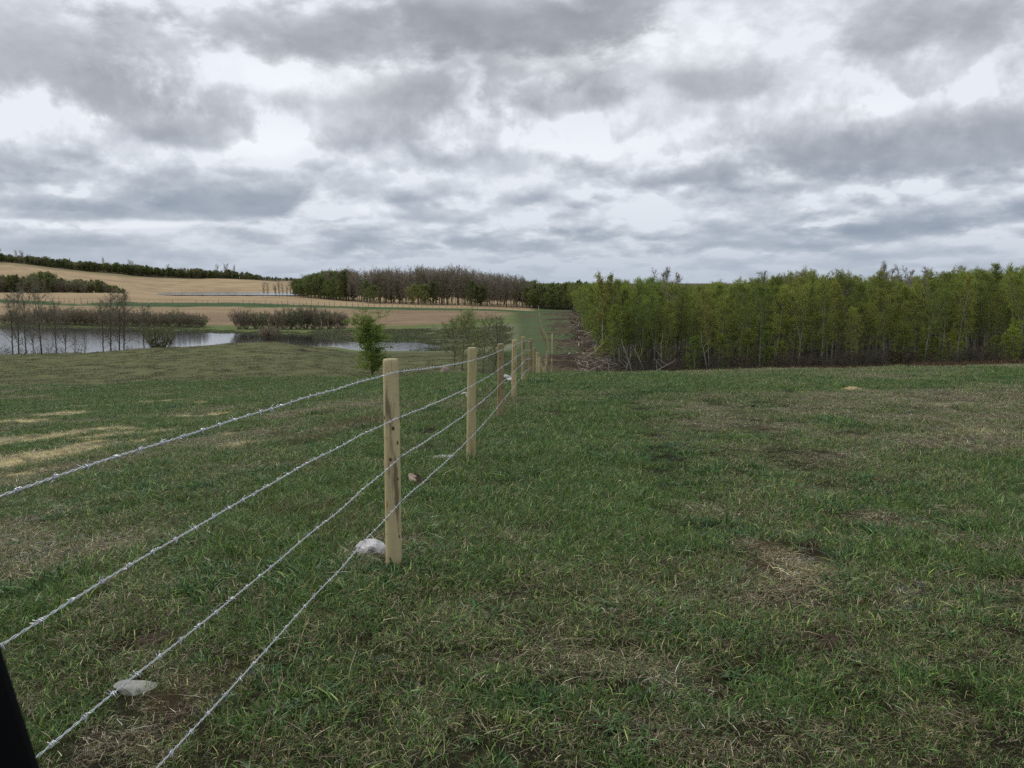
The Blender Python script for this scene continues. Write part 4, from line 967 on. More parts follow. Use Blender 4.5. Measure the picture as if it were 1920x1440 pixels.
# snags and marked trunks on the front edge
for k_, (px, Y, hh, lx, lab) in enumerate([(1168, 64.5, 1.9, .35, 'short broken pale snag at the left end of the grove edge'), (1216, 65, 2.6, -.45, 'leaning dead pale pole on the grove edge'), (1190, 64.5, 3.1, -.30, 'bare pale forked snag at the front of the grove'),
        (1200, 64, 2.9, .95, 'fallen pale trunk propped against the grove edge'), (1240, 65.5, 3.4, .02, 'straight pale dead trunk at the grove front'), (1330, 65, 3.3, -.22, 'crooked white trunk in the dark gap of the grove front')]):
    x, _, z = at(px, Y); mb = MB(); g = np.random.default_rng(k_ + 900); t_ = np.linspace(0, 1, 9); pts = np.stack([lx * hh * t_ + g.normal(0, .035, 9), g.normal(0, .03, 9), -.15 + (hh + .15) * t_ * (1 if abs(lx) < .8 else .55)], -1)
    e = empty('dead_tree', (x, Y, z)); tag(e, lab, 'dead tree')
    mb.tube(pts, np.linspace(.055, .022, 9), 6, 0, (.9, .88, .85)); mb.build('trunk', [m_aspen], e)
    for j in range(3):
        b_ = MB(); p = pts[4 + j]; d = unit(np.array([g.uniform(-1, 1), g.uniform(-.5, .5), g.uniform(.1, .9)])) * g.uniform(.5, 1.1); b_.tube([p, p + d * .5 + [0, 0, .04], p + d], [.02, .015, .008], 4, 0, (.85, .82, .8)); b_.build('branch', [m_aspen], e)
# two long leaning pale trunks at the left corner
for k_, (px, lab) in enumerate([(1139, 'tall slender white trunked aspen, left of two at the brush pile'), (1158, 'tall slender white trunked aspen, right of two at the brush pile')]):
    tk, cr = tree(880 + k_, 7.6, .075, .48, 26, 1.1, .9, 6, 4, 12, .042, G3, (.12, .10, .08), (1.2, 1.2, 1.15), lean=0, wander=.05)
    for mb in (tk, cr):
        for V in mb.V: V[:, 0] += -.09 * V[:, 2] - .25 * np.sin(V[:, 2] * .7) * .6
    x, _, z = at(px, 69); e = empty('aspen_tree', (x, 69, z)); tag(e, lab, 'tree'); tk.build('trunk', [m_aspen], e); cr.build('crown', [m_bark, m_leaf], e)
# the depth of the grove
P = [(x, Y, gz(x, Y)) for x, Y, _ in mass]
n_ = 0
while n_ < 1150:
    Y = rg.uniform(84, 330); x = rg.uniform(flank_x(min(Y, 240)) + (9 if Y < 240 else 0), .68 * Y)
    if Y > 150 and x > flank_x(min(Y, 240)) + 40: continue
    P.append((x, Y, gz(x, Y))); n_ += 1
P = np.array(P); n = len(P)
stuff_instances('forest', [v[2] for v in aspen.var + baretop.var[:1]], P, np.where(rg.random(n) < .03, 8, rg.integers(0, 8, n)), np.stack([0 * P[:, 0], 0 * P[:, 0], rg.uniform(0, 6.28, n)], -1),
    np.stack([rg.uniform(.95, 1.25, n)] * 2 + [grove_h(P[:, 0], P[:, 1]) / 8.1 * rg.uniform(.92, 1.1, n)], -1), 'the deeper mass of spring green aspens behind the grove front', None)
# leafing saplings along the front and flank of the grove
for i in range(34):
    if i < 20: Y = 65 + rg.uniform(-.5, 1.5); x = rg.uniform(flank_x(Y) + 1.5, .64 * Y)
    else: Y = rg.uniform(68, 200); x = flank_x(Y) + rg.uniform(-.1, .8)
    k_ = rg.uniform(.22, .5); sapling.place(i, x, Y, gz(x, Y), i, (k_ * 1.4, k_ * 1.4, k_), 'low leafing sapling at the edge of the grove', 'tree', 'saplings along the grove edge')
# undergrowth in and before the grove
P = []
for _ in range(420):
    Y = 64.3 + rg.exponential(3.5); x = rg.uniform(flank_x(Y), .68 * Y); P.append((x, Y, gz(x, Y)))
for _ in range(450):
    Y = rg.uniform(66, 230); x = flank_x(Y) + rg.normal(0.4, .8); P.append((x, Y, gz(x, Y)))
P = np.array(P); n = len(P)
stuff_instances('undergrowth', [v[2] for v in under.var], P, rg.integers(0, 3, n), np.stack([rg.normal(0, .1, n), rg.normal(0, .1, n), rg.uniform(0, 6.28, n)], -1), rg.uniform(.25, .95, n), 'tangled grey brown brush filling the foot of the grove', None)

# --- trees at the end of the lane and the mid distance wood
tops = lambda px: np.interp(px, [550, 575, 610, 650, 680, 720, 760, 850, 900, 950, 1000, 1040, 1090], [528, 521, 513, 515, 520, 515, 517, 514, 520, 527, 534, 537, 535])
basey = lambda px: np.interp(px, [550, 600, 700, 800, 1000, 1090], [405, 372, 318, 302, 286, 262])
def hfor(px, Y, top): return ZC + ray(px, top)[1] * Y - at(px, Y)[2]
for row in range(5):
    px = 556 if row < 3 else 640
    while px < 1090:
        Y = float(basey(px)) + row * 6 + rg.uniform(-2, 2); x, _, z = at(px, Y); hh = hfor(px, Y, float(tops(px))); r_ = rg.random(); green = px < 652 or px > 985
        if row == 0:
            if green or rg.random() < .3: olive.place(int(rg.integers(0, 4)), x, Y, z, rg.uniform(0, 6.28), (1.1, 1.1, min(1.0, hh / 7.5 * .8) * rg.uniform(.7, 1.0)) if not green else hh / 7.5 * rg.uniform(.6, .8),
                'low olive green tree along the front of the distant wood', 'tree', 'low leafing trees at the foot of the distant wood', False)
            px += rg.uniform(9, 15)
        elif green and r_ < .8:
            olive.place(int(rg.integers(0, 4)), x, Y, z, rg.uniform(0, 6.28), (hh / 7.5 * 1.05, hh / 7.5 * 1.05, hh / 7.5 * rg.uniform(.85, 1.03)), 'rounded dark green tree at the leafy end of the distant wood', 'tree', 'green trees of the distant wood', False); px += rg.uniform(11, 18)
        else:
            greytree.place(int(rg.integers(0, 5)), x, Y, z, rg.uniform(0, 6.28), (hh / 11.5 * .95, hh / 11.5 * .95, hh / 11.5 * rg.uniform(.86, 1.05)), 'tall bare grey tree in the distant wood beyond the brown field', 'tree', 'bare trees of the distant wood', False); px += rg.uniform(9, 15)
P, I, Sc = [], [], []
for _ in range(420):
    px = rg.uniform(560, 1095); Y = float(basey(px)) + rg.uniform(14, 60); x, _, z = at(px, Y); hh = hfor(px, Y, float(tops(px))) * rg.uniform(.6, .98); g_ = px < 640 or px > 990 or rg.random() < .10
    P.append((x, Y, z)); I.append(int(rg.integers(0, 4)) if g_ else 4 + int(rg.integers(0, 5))); k_ = hh / (7.5 if g_ else 11.5) * (.8 if g_ and 640 < px < 990 else 1); Sc.append((k_, k_, k_))
stuff_instances('wood_depth', [v[2] for v in olive.var + greytree.var], P, I, np.stack([np.zeros(420)] * 2 + [rg.uniform(0, 6.28, 420)], -1), Sc, 'the darker depth of the distant wood behind its front trees', None)
# small bare clump left of the wood
for k_, px in enumerate([497, 505, 519, 526, 533, 540, 547]):
    Y = 375 + (k_ % 3) * 4; x, _, z = at(px, Y); greytree.place(k_, x, Y, z, k_, hfor(px, Y, 533 + (k_ % 3) * 2) / 11.5, 'small bare tree in the sparse clump left of the distant wood', 'tree', 'bare trees in the sparse clump', False)

# --- far hill: belt of trees, one mass, with a few single crowns standing out
P, I, Sc = [], [], []
for _ in range(1100):
    px = rg.uniform(-80, 500) if rg.random() < .93 else rg.uniform(495, 556); Y = float(np.interp(px, [-80, 0, 170, 350, 500, 560], [905, 908, 948, 1003, 1050, 1100])) + rg.exponential(18)
    x, _, z = at(px, Y); top = float(np.interp(px, [-80, 0, 60, 200, 330, 440, 500, 560], [468, 477, 482, 494, 504, 510, 518, 523])); hh = max(4, (ZC + ray(px, top)[1] * Y - z)) * rg.choice([rg.uniform(.35, .8), rg.uniform(.7, 1.08)]) * (.8 + .3 * float(vnoise(px / 9, 1.0, 3)))
    g_ = rg.random() < .68; P.append((x, Y, z)); I.append(int(rg.integers(0, 4)) if g_ else 4 + int(rg.integers(0, 5))); k_ = hh / (7.5 if g_ else 11.5); Sc.append((k_ * 1.15, k_ * 1.15, k_))
stuff_instances('far_treeline', [v[2] for v in olive.var + greytree.var], P, I, np.stack([np.zeros(1100)] * 2 + [rg.uniform(0, 6.28, 1100)], -1), Sc, 'dark belt of trees along the top of the far left hill', None)
for k_, (px, top) in enumerate([(8, 470), (40, 473), (52, 474), (202, 487), (248, 491), (255, 494), (411, 501), (426, 500), (442, 502), (322, 499)]):
    Y = 1000.; x, _, z = at(px, Y); Y = 930 + .3 * px; x, _, z = at(px, Y); greytree.place(k_, x, Y, z, k_ * 1.7, hfor(px, Y, top) / 11.5, 'bare round crown poking above the far hilltop tree belt', 'tree', 'single crowns above the far tree belt', False)
P, I, Sc = [], [], []
for _ in range(330):
    px = rg.uniform(-60, 238); top = float(np.interp(px, [-60, 0, 70, 90, 140, 180, 210, 240], [526, 524, 518, 516, 524, 527, 534, 541])); Y = 382 + rg.exponential(9); x, _, z = at(px, Y); hh = max(1.5, ZC + ray(px, top)[1] * Y - z) * rg.uniform(.45, 1.05) * (.75 + .4 * float(vnoise(px / 14, 2.0, 5)))
    g_ = rg.random() < .6; P.append((x, Y, z)); I.append(int(rg.integers(0, 4)) if g_ else 4 + int(rg.integers(0, 4))); k_ = hh / (7.5 if g_ else 4.2); Sc.append((k_, k_, k_))
stuff_instances('far_thicket', [v[2] for v in olive.var + willow.var], P, I, np.stack([np.zeros(len(P))] * 2 + [rg.uniform(0, 6.28, len(P))], -1), Sc, 'dark thicket beside the flooded strip in the tan field', None)

# --- bare shrubs on the far shore of the pond
k_ = 0
for px, top, yb in [(-20, 585, 604), (8, 588, 604), (25, 582, 605), (42, 586, 605), (62, 580, 606), (84, 576, 606), (102, 575, 606), (120, 578, 606), (138, 576, 607), (156, 578, 607), (175, 580, 607), (192, 577, 608), (212, 580, 608), (232, 580, 609), (252, 584, 609),
        (272, 580, 610), (292, 586, 611), (310, 583, 611), (332, 581, 612), (352, 586, 612), (372, 588, 613)]:
    Y = float(np.interp(px, [0, 380], [200, 181])) ; x, _, z = at(px, Y); hh = hfor(px, Y, top); willow.place(k_, x, Y, z, k_, (hh / 4.2 * .85, hh / 4.2 * .85, hh / 4.2), 'leafless dark shrub in the long row on the far left shore of the pond', 'shrub', 'bare shrubs in the long left row behind the pond'); k_ += 1
    x, _, z = at(px + 8, Y + 3.5); willow.place(k_, x, Y + 3.5, z, k_, hh / 4.2 * .8, 'leafless dark shrub in the long row on the far left shore of the pond', 'shrub', 'bare shrubs in the long left row behind the pond'); k_ += 1
for px, top in [(450, 580), (462, 582), (480, 585), (492, 583), (520, 584), (532, 578), (545, 582), (560, 577), (574, 573), (588, 578), (602, 582), (618, 580), (634, 583), (644, 590), (508, 590)]:
    Y = 178 + rg.uniform(-1, 2); x, _, z = at(px, Y); hh = hfor(px, Y, top); willow.place(k_, x, Y, z, k_ * 1.3, (hh / 4.2 * .8, hh / 4.2 * .8, hh / 4.2), 'leafless dark shrub in the dense clump at the middle of the far pond shore', 'shrub', 'bare shrubs in the middle clump behind the pond'); k_ += 1
# emergent brush in the channel
for px, Y, hh in [(498, 150, 2.0), (508, 151, 2.3), (516, 149, 1.8)]:
    x, _, z = at(px, Y); willow.place(px, x, Y, POND - .15, px, hh / 4.2, 'thin bare brush standing in the dark water of the pond', 'shrub', 'brush standing in the water')

# --- trees on the near shore, silhouetted against the pond
NS = [(22, 664, 560, 3, 'first bare tree from the left before the pond, leaning slightly'), (33, 664, 552, 0, 'second bare tree from the left before the pond'), (47, 664, 566, 0, 'third bare tree from the left before the pond'),
      (60, 664, 600, 1, 'short thin bare tree, fourth from the left before the pond'), (76, 672, 541, 2, 'tallest tree before the pond, with a faint green crown'), (104, 662, 572, 0, 'straight bare tree right of the faintly green one'),
      (121, 661, 592, 1, 'small forked bare tree right of the straight one before the pond'), (139, 659, 632, 0, 'left one of two bare saplings before the pond'), (158, 658, 630, 0, 'right one of two bare saplings before the pond'),
      (192, 655, 570, 3, 'bare tree leaning left in the middle group before the pond'), (206, 654, 562, 0, 'upright bare tree in the middle group before the pond'), (222, 653, 556, 2, 'thin stemmed bare tree with several trunks before the pond'),
      (231, 653, 552, 1, 'tall bare tree at the right end of the middle group before the pond'), (269, 649, 572, 1, 'slight bare tree left of the round willow')]
for k_, (px, yb, top, v, lab) in enumerate(NS):
    Y = 93.0 if yb < 670 else 84.0; x, _, z = at(px, Y); hh = hfor(px, Y, top); s_ = hh / 7.0
    shore.place(v, x, Y, z, k_ * 2.1, (min(s_, 1.1), min(s_, 1.1), s_), lab, 'tree')
for k_, px in enumerate([5, 14, 41, 66, 92, 112, 148, 213, 240]):
    Y = 94.5; x, _, z = at(px, Y); under.place(k_, x, Y, z, k_, rg.uniform(.5, .9), 'thin twiggy sucker between the bare trees before the pond', 'shrub', 'suckers between the bare shore trees')
x, _, z = at(312, 92); gwillow.place(0, x, 90, z, 1.0, (1.15, 1.15, hfor(312, 90, 601) / 2.6), 'round twiggy willow bush on the near shore of the pond', 'bush')
# young poplar and the small leafing trees by the boulder
tk, cr = tree(301, 3.15, .04, .06, 48, .95, .65, 7, 5, 34, .030, (.23, .29, .062), (.14, .13, .07), (.6, .6, .5), prof='vase', lean=.0, wander=.1, terlen=.16, tr=.004)
x, _, z = at(697, 50); s_ = hfor(697, 50, 609) / 3.15; e = empty('poplar_tree', (x, 50, z)); e.scale = (s_ * 1.75, s_ * 1.75, s_ * .97); tag(e, 'young fresh green poplar standing alone on the slope behind the nearest post', 'tree'); tk.build('trunk', [m_aspen], e); cr.build('crown', [m_bark, m_leaf], e)
W3 = [(866, 597, 56, 'leafing willow left of the second post, pale stem at its foot', (.08, .10, .03), 5), (884, 600, 58, 'spreading leafing willow right behind the second post', (.085, .105, .03), 5), (905, 604, 57, 'thin leafing willow leaning left behind the third post', (.08, .095, .03), 3), (924, 610, 58, 'sparse leaning willow between second and third post', (.075, .09, .03), 2), (938, 588, 60, 'bare dark tree rising behind the third post', (.08, .09, .03), 0), (852, 612, 60, 'low leafing willow at the left of the willow group', (.08, .10, .03), 6)]
for k_, (px, top, Y, lab, lc, nl) in enumerate(W3):
    x, _, z = at(px, Y); hh = hfor(px, Y, top)
    tk, cr = tree(330 + k_, hh * .96, .05, .14, 20, 1.5 if nl else .8, .7, 6, 5, nl * 4, .028, tuple(2.5 * q_ for q_ in lc), (.15, .135, .10), (.55, .52, .45) if k_ != 4 else (.2, .18, .16), lean=[.05, .1, .2, .22, .02, .1][k_], wander=.35, terlen=.25, tr=.005, fork=k_ in (0, 1, 4))
    if k_ in (2, 3):
        pass
    e = empty('willow_tree', (x, Y, z)); tag(e, lab, 'tree'); tk.build('trunk', [m_aspen], e); cr.build('crown', [m_bark, m_leaf], e)

# ------------------------------------------------------------------ windrow of cut wood along the lane's right edge
log_mes = []
for s_ in range(7):
    mb = MB(); g = np.random.default_rng(600 + s_); L = g.uniform(1.0, 2.4); t_ = np.linspace(-.5, .5, 6); cv = g.normal(0, .06)
    mb.tube(np.stack([t_ * L, cv * (t_ ** 2) * 4 + g.normal(0, .02, 6), g.normal(0, .02, 6)], -1), np.linspace(.075, .045, 6), 8, 0, (1, 1, 1), True, .2, g); log_mes.append(mb.mesh('cut_log', [m_log]))
def lane_edge(Y): return flank_x(Y) - .6
for i in range(150):
    Y = 66 + 130 * rg.random() ** 1.6; cl_ = .9 + .6 * math.sin(Y * .35); lay = rg.random() ** 1.5
    x = lane_edge(Y) + .3 + rg.normal(0, .55) * (1.1 - lay * .6); z = gz(x, Y) + .06 + lay * 1.6 * cl_
    o = link('cut_log', log_mes[i % 7], None, (x, Y, z), (rg.normal(0, .3), rg.normal(0, .35) * (1 if lay > .15 else .2), rg.uniform(-.5, 3.6)), rg.uniform(.6, 1.15))
    tag(o, 'pale cut log lying crosswise in the long wood heap at the grove edge', 'log', 'cut logs heaped along the lane')
for i in range(26):   # the stacked butt ends facing the camera
    Y = 72 + rg.uniform(0, 10); x = (1110 - 960) / 1600 * Y + rg.normal(0, .3); z = gz(x, Y) + .1 + (i % 9) * .16
    o = link('cut_log', log_mes[i % 7], None, (x, Y, z), (0, rg.normal(0, .08), rg.normal(.25, .25)), .9); tag(o, 'short pale log in the tidy stack of log ends by the lane', 'log', 'stacked log ends by the lane')
mb = MB()
for i in range(1500):
    Y = 62 + 140 * rg.random() ** 1.5; x = lane_edge(Y) + rg.normal(.35, .6); h0 = abs(rg.normal(0, .85)); p = np.array([x, Y, gz(x, Y) + h0]); d = unit(rg.normal(0, 1, 3) * [1, 1, .5]) * rg.uniform(.3, 1.1)
    c_ = np.array([(.22, .18, .145), (.13, .10, .08), (.42, .37, .31), (.20, .145, .115)][i % 4]); mb.tube([p - d, p + rg.normal(0, .06, 3), p + d], [.022, .017, .008], 3, 0, c_)
tag(mb.build('brush', [m_stick]), 'tangle of broken branches heaped along the grove edge', kind='stuff')
mb = MB()
for i in range(1100):
    Y = 46 + 200 * rg.random() ** 1.7; x = rg.uniform(float(np.interp(Y, [46, 105, 270], [2.6, 5.2, 9.5])), lane_edge(Y)); k_ = rg.random(); s_ = rg.uniform(.08, .35); p = np.array([x, Y, gz(x, Y) + .03]); d = unit(rg.normal(0, 1, 3) * [1, .6, .12]) * s_
    c_ = [(.16, .12, .09), (.30, .26, .20), (.05, .035, .025), (.10, .07, .05)][i % 4]; mb.tube([p - d, p + d], [.03, .012], 3, 0, c_)
tag(mb.build('wood_debris', [m_stick]), 'scattered sticks and chips left on the cleared lane', kind='stuff')

# ------------------------------------------------------------------ grass
def blades(mb, g, n, rad, hmin, hmax, wmin, wmax, lean, cols, wts, root=(0, 0), flat=0.0, clump=0.0, droop=.35):
    q_ = np.sqrt(g.random(n)) * rad; a = g.random(n) * 6.283
    if clump: q_ = q_ * clump
    P0 = np.stack([root[0] + q_ * np.cos(a), root[1] + q_ * np.sin(a), g.uniform(-.006, .0, n)], -1)
    h_ = g.uniform(hmin, hmax, n) * (.6 + .4 * g.random(n)); w_ = g.uniform(wmin, wmax, n)
    b_ = g.random(n) * 6.283 if not clump else a + g.normal(0, .7, n)
    ln = lean * g.random(n) ** .7 * 1.6
    dx = np.stack([np.cos(b_), np.sin(b_), 0 * b_], -1)
    rot = b_ + g.uniform(-1.57, 1.57, n); sdv = np.stack([np.cos(rot), np.sin(rot), g.normal(0, .15, n)], -1)
    tt = np.array([0, .4, .75, 1.0]); V = []
    for k_, t_ in enumerate(tt):
        c_ = P0 + dx * (ln * h_ * t_ ** 1.6)[:, None] + np.array([0, 0, 1.]) * (h_ * (t_ - droop * np.minimum(ln, 1.8) * t_ ** 2) * (1 - flat))[:, None]
        if flat: c_[:, 2] += .004 + .012 * g.random(n) * t_
        wd = (w_ * [.9, 1, .65, 0][k_])[:, None] * .5
        V += [c_ - sdv * wd, c_ + sdv * wd] if k_ < 3 else [c_]
    V = np.stack(V, 1).reshape(-1, 3); i = np.arange(n) * 7
    Q = np.concatenate([np.stack([i, i + 1, i + 3, i + 2], -1), np.stack([i + 2, i + 3, i + 5, i + 4], -1)]); T = np.stack([i + 4, i + 5, i + 6], -1)
    ci = g.choice(len(cols), n, p=np.array(wts) / sum(wts)); c_ = np.asarray(cols)[ci] * g.uniform(.35, .95, (n, 1)) * np.where(g.random((n, 1)) < .16, 2.5, 1.05); c_ = c_ + g.normal(0, .006, (n, 3)); c_ = np.clip(c_, .004, .9)
    mb.add(V, Q, T, 0, np.repeat(c_, 7, 0))
GA, GB, GC = (.105, .220, .056), (.145, .240, .050), (.270, .310, .090)
DR, DG, DB = (.72, .61, .40), (.42, .35, .22), (.11, .078, .046)
gm = []
def patch(seed, f):
    g = np.random.default_rng(seed); mb = MB(); f(mb, g); gm.append(mb.mesh('grass_tuft', [m_blade], False))
for i in range(5):   # 0-4 lush
    patch(400 + i, lambda mb, g: (blades(mb, g, 190, .19, .035, .10, .0028, .0060, .9, [GA, GB, GC, DG, DB], [6, 5, 2, .7, .5]), blades(mb, g, 20, .19, .01, .05, .0015, .003, 1.6, [DR, DG, DB], [1, 2, 2], flat=.7)))
for i in range(5):   # 5-9 mixed
    patch(420 + i, lambda mb, g: (blades(mb, g, 125, .19, .028, .078, .0026, .0054, 1.0, [GA, GB, GC, DG, DB], [4, 5, 2, 2, 1]), blades(mb, g, 70, .19, .015, .075, .0018, .0036, 1.6, [DR, DG, DB], [1, 3, 3], flat=.6)))
for i in range(5):   # 10-14 dry thatch with a little green
    patch(440 + i, lambda mb, g: (blades(mb, g, 50, .19, .018, .055, .0018, .0036, 1.0, [GA, GB, GC, DG], [3, 4, 1, 3]), blades(mb, g, 140, .19, .02, .085, .0018, .0036, 1.6, [DR, DG, DB], [1.4, 3, 2.4], flat=.75)))
for i in range(3):   # 15-17 tussock: broad longer blades
    patch(460 + i, lambda mb, g: blades(mb, g, 80, .13, .045, .105, .0040, .0075, 1.0, [(.064, .155, .052), (.09, .19, .06), GB, GC], [5, 4, 2, 1], clump=.8, droop=.42))
for i in range(2):   # 18-19 yellow straw
    patch(470 + i, lambda mb, g: (blades(mb, g, 110, .19, .03, .10, .002, .0034, 1.7, [(.85, .74, .42), (.72, .60, .31), (.46, .36, .18)], [3, 3, 1], flat=.7), blades(mb, g, 20, .19, .02, .05, .002, .004, .9, [GA, GB], [1, 1])))
def sage(mb, g):      # 20-21 silvery leaves
    for _ in range(9):
        r_ = g.uniform(0, .12); a = g.random() * 6.28; blades(mb, g, 14, .012, .012, .035, .004, .008, 1.4, [(.17, .21, .17), (.13, .17, .13), (.22, .25, .21)], [1, 1, 1], (r_ * math.cos(a), r_ * math.sin(a)), clump=1)
patch(480, sage); patch(481, sage)
def rosette(mb, g):   # 22-23 broad leaved weeds
    for _ in range(5):
        r_ = g.uniform(0, .14); a = g.random() * 6.28; blades(mb, g, 11, .012, .04, .075, .011, .02, 1.7, [(.10, .19, .06), (.15, .22, .09), (.19, .17, .08)], [3, 2, 1], (r_ * math.cos(a), r_ * math.sin(a)), clump=1, flat=.3)
patch(482, rosette); patch(483, rosette)
m0 = len(gm)
for i in range(3):   # 22-24 single standing dry stalks
    patch(490 + i, lambda mb, g: blades(mb, g, 5, .12, .10, .24, .0016, .0026, .55, [(.40, .33, .20), (.30, .24, .15), (.22, .14, .09)], [2, 2, 1], droop=.2))
for i in range(2):   # 25-26 brown weed clumps, dense
    patch(495 + i, lambda mb, g: blades(mb, g, 60, .22, .10, .34, .0018, .003, .5, [(.24, .17, .10), (.17, .12, .075), (.32, .26, .15)], [2, 2, 1], droop=.15))
def scatter(D, ymin, ymax, g, umin=-.70, umax=.68):
    """D(Y): patches per square metre, drawn uniformly over the ground wedge"""
    out = []
    edges = np.exp(np.linspace(math.log(ymin), math.log(ymax), 40))
    for a, b_ in zip(edges[:-1], edges[1:]):
        area = (umax - umin) * (b_ ** 2 - a ** 2) / 2; n = g.poisson(area * D((a + b_) / 2)); Y = np.sqrt(g.uniform(a * a, b_ * b_, n)); out.append(np.stack([g.uniform(umin, umax, n) * Y, Y], -1))
    return np.vstack(out)
gg = np.random.default_rng(9)
XY = scatter(lambda Y: np.interp(Y, [1.5, 4, 8, 14, 24, 45], [110, 100, 66, 38, 22, 13]), 1.3, 46, gg)
x, y = XY[:, 0], XY[:, 1]; px_, Yd_ = coords(x, y)
d = dryness(x, y); so = pmask(SOIL, x, y, .4, 44); st = pmask(STRAW, x, y, .55); thin = fbm(x / .8 + 9, y / .8, 3, 123)
sparse = (so < .45) & ((Yd_ < 6.5) & (thin < .50 - .022 * Yd_) & (gg.random(len(x)) < .62))
keep = so < .45; keep &= ~((y > 47 - 8 * sst(960, 1100, px_)))
tus = fbm(x / .9, y / .9, 3, 140)
r_ = gg.random(len(x))
idx = np.where(d < .26, gg.integers(0, 5, len(x)), np.where(d < .52, gg.integers(5, 10, len(x)), gg.integers(10, 15, len(x))))
mixr = gg.random(len(x)); idx = np.where((mixr < .22), gg.integers(5, 10, len(x)), idx)
idx = np.where((tus > .60) & (r_ < np.interp(y, [3, 6], [.2, .5])) & (d < .5), gg.integers(15, 18, len(x)), idx)
idx = np.where(sparse, gg.integers(10, 15, len(x)), idx)
idx = np.where((r_ > .993) | ((fbm(x / 1.1, y / 1.1, 2, 150) > .72) & (r_ > .8)), gg.integers(20, 22, len(x)), idx)
idx = np.where((gg.random(len(x)) < .03) & (d < .6), gg.integers(22, 24, len(x)), idx)
idx = np.where(((st > .30) & (r_ < .62)) | ((d > .95) & (r_ < .3)), gg.integers(18, 20, len(x)), idx)
fo = x - fence_x(y); tr_ = np.maximum(np.exp(-((fo - 1.75 - .05 * y) / .22) ** 2), np.exp(-((fo - 3.3 - .06 * y) / .25) ** 2)) * sst(5, 9, y)
sc = gg.uniform(.65, 1.35, len(x)) * np.interp(y, [2, 8, 20, 45], [.95, 1.0, 1.25, 1.6]) * np.interp(y, [2.5, 6], [.66, 1]) * (.75 + .6 * fbm(x / 1.3, y / 1.3, 3, 160))
keep &= ~((st > .4) & (r_ > .72) & (r_ < .96)); keep &= ~((tr_ > .4) & (gg.random(len(x)) < .35)); sc = sc * (1 - .35 * tr_)
P = np.stack([x, y, H(x, y)], -1)[keep]; n = len(P); zs_ = sc[keep]
stuff_instances('grass', gm[:m0], P, idx[keep], np.stack([gg.normal(0, .07, n), gg.normal(0, .07, n), gg.uniform(0, 6.28, n)], -1), zs_, 'short green pasture grass mixed with last year\'s dead blades', None)
# standing dry stalks: along the fence, on the right half and on the crest
XY = scatter(lambda Y: np.interp(Y, [2, 8, 24, 40], [.8, 1.0, 1.2, 1.0]), 2.0, 40, gg); x, y = XY[:, 0], XY[:, 1]; px_, Yd_ = coords(x, y)
kk_ = gg.random(len(x)) < (.12 + .5 * sst(1250, 1500, px_) * sst(7, 20, y) + .35 * sst(700, 600, px_) * (1 - sst(8, 12, y)) + .2 * sst(.4, .7, dryness(x, y)))
x, y = x[kk_], y[kk_]; idx = gg.integers(0, 3, len(x)); sc = gg.uniform(.6, 1.2, len(x))
fy_ = gg.uniform(2.2, 24, 420); fxx = fence_x(fy_) + gg.normal(-.12, .16, 420); x = np.append(x, fxx); y = np.append(y, fy_); idx = np.append(idx, gg.integers(0, 3, 420)); sc = np.append(sc, gg.uniform(.5, 1.0, 420))
cr_u = gg.uniform(.10, .66, 700); cy_ = gg.uniform(29, 37, 700); x = np.append(x, cr_u * cy_); y = np.append(y, cy_); idx = np.append(idx, gg.integers(0, 3, 700)); sc = np.append(sc, gg.uniform(.6, 1.5, 700))
for (wx, wy, rx, ry, m_) in [(*gpt(680, 800)[:2], .7, .9, 26), (*gpt(575, 960)[:2], .35, .3, 9), (*gpt(880, 770)[:2], .3, 1.2, 12), (*gpt(905, 745)[:2], .35, 1.5, 12), (*gpt(640, 1000)[:2], .3, .3, 5), (*gpt(560, 830)[:2], .8, .5, 10), (*gpt(790, 850)[:2], .25, .3, 5)]:
    x = np.append(x, gg.normal(wx, rx * .6, m_)); y = np.append(y, gg.normal(wy, ry * .6, m_)); idx = np.append(idx, gg.integers(3, 5, m_)); sc = np.append(sc, gg.uniform(.5, 1.1, m_))
n = len(x); stuff_instances('dry_stalks', gm[m0:], np.stack([x, y, H(x, y)], -1), idx, np.stack([gg.normal(0, .15, n), gg.normal(0, .15, n), gg.uniform(0, 6.28, n)], -1), sc, 'pale dead grass stalks standing above the pasture and along the fence', None)
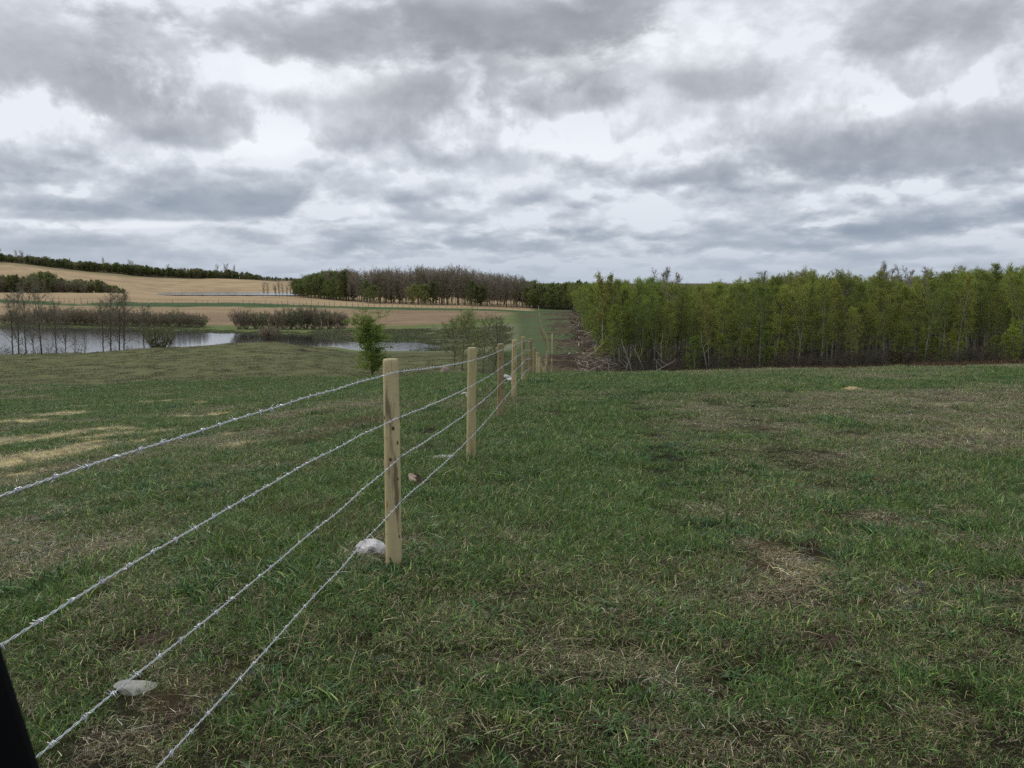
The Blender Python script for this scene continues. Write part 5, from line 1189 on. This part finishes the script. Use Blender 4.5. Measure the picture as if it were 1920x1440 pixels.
# reddish dead grass at the foot of the grove, rougher tufts on the far knoll
Y = 63 + gg.exponential(1.4, 1500); x = gg.uniform(0, 1, 1500) * (.68 * Y - flank_x(Y) + 1) + flank_x(Y) - 1; n = len(x); red = []
for i in range(3):
    g = np.random.default_rng(700 + i); mb = MB(); blades(mb, g, 60, .3, .25, .7, .008, .016, .5, [(.20, .12, .075), (.30, .22, .13), (.13, .08, .05)], [2, 2, 1], droop=.2); red.append(mb.mesh('grass_tuft', [m_blade], False))
stuff_instances('dead_grass', red, np.stack([x, Y, H(x, Y)], -1), gg.integers(0, 3, n), np.stack([np.zeros(n)] * 2 + [gg.uniform(0, 6.28, n)], -1), gg.uniform(.6, 1.3, n), 'reddish dead grass fringe along the foot of the grove', None)
XY = scatter(lambda Y: np.interp(Y, [40, 95], [1.0, .5]), 40, 92, gg, -.66, .02); x, y = XY[:, 0], XY[:, 1]; n = len(x); kn = []
for i in range(4):
    g = np.random.default_rng(720 + i); mb = MB(); blades(mb, g, 90, .5, .05, .16, .010, .02, 1.1, [(.11, .14, .05), (.17, .15, .075), (.25, .20, .11), (.09, .13, .045)], [3, 3, 1.6, 2]); kn.append(mb.mesh('grass_tuft', [m_blade], False))
stuff_instances('knoll_grass', kn, np.stack([x, y, H(x, y)], -1), gg.integers(0, 4, n), np.stack([np.zeros(n)] * 2 + [gg.uniform(0, 6.28, n)], -1), gg.uniform(.7, 1.4, n), 'coarse olive and brown grass on the knoll before the pond', None)
# reeds in the marsh end of the pond
P = []
for _ in range(1500):
    px = gg.uniform(590, 960); Y = gg.uniform(138 if gg.random() < .93 and px < 800 else 118, 172) if px > 700 else gg.uniform(136, 172); x, _, z = at(px, Y)
    if z > POND - .35 and gg.random() < .9: P.append((x, Y, max(z, POND - .3)))
for _ in range(500):
    px = gg.uniform(0, 640); Y = float(np.interp(px, [0, 170, 350, 500, 640], [192, 184, 172, 162, 158])) + gg.uniform(-4, 6); x, _, z = at(px, Y); P.append((x, Y, z))
n = len(P); rd = []
for i in range(3):
    g = np.random.default_rng(740 + i); mb = MB(); blades(mb, g, 70, .9, .15, .5, .02, .05, .5, [(.13, .15, .07), (.17, .17, .10), (.09, .12, .045)], [2, 2, 2]); rd.append(mb.mesh('reed', [m_blade], False))
stuff_instances('reeds', rd, P, gg.integers(0, 3, n), np.stack([np.zeros(n)] * 2 + [gg.uniform(0, 6.28, n)], -1), gg.uniform(.6, 1.2, n), 'pale green reeds and sedge along the marshy shore', None)
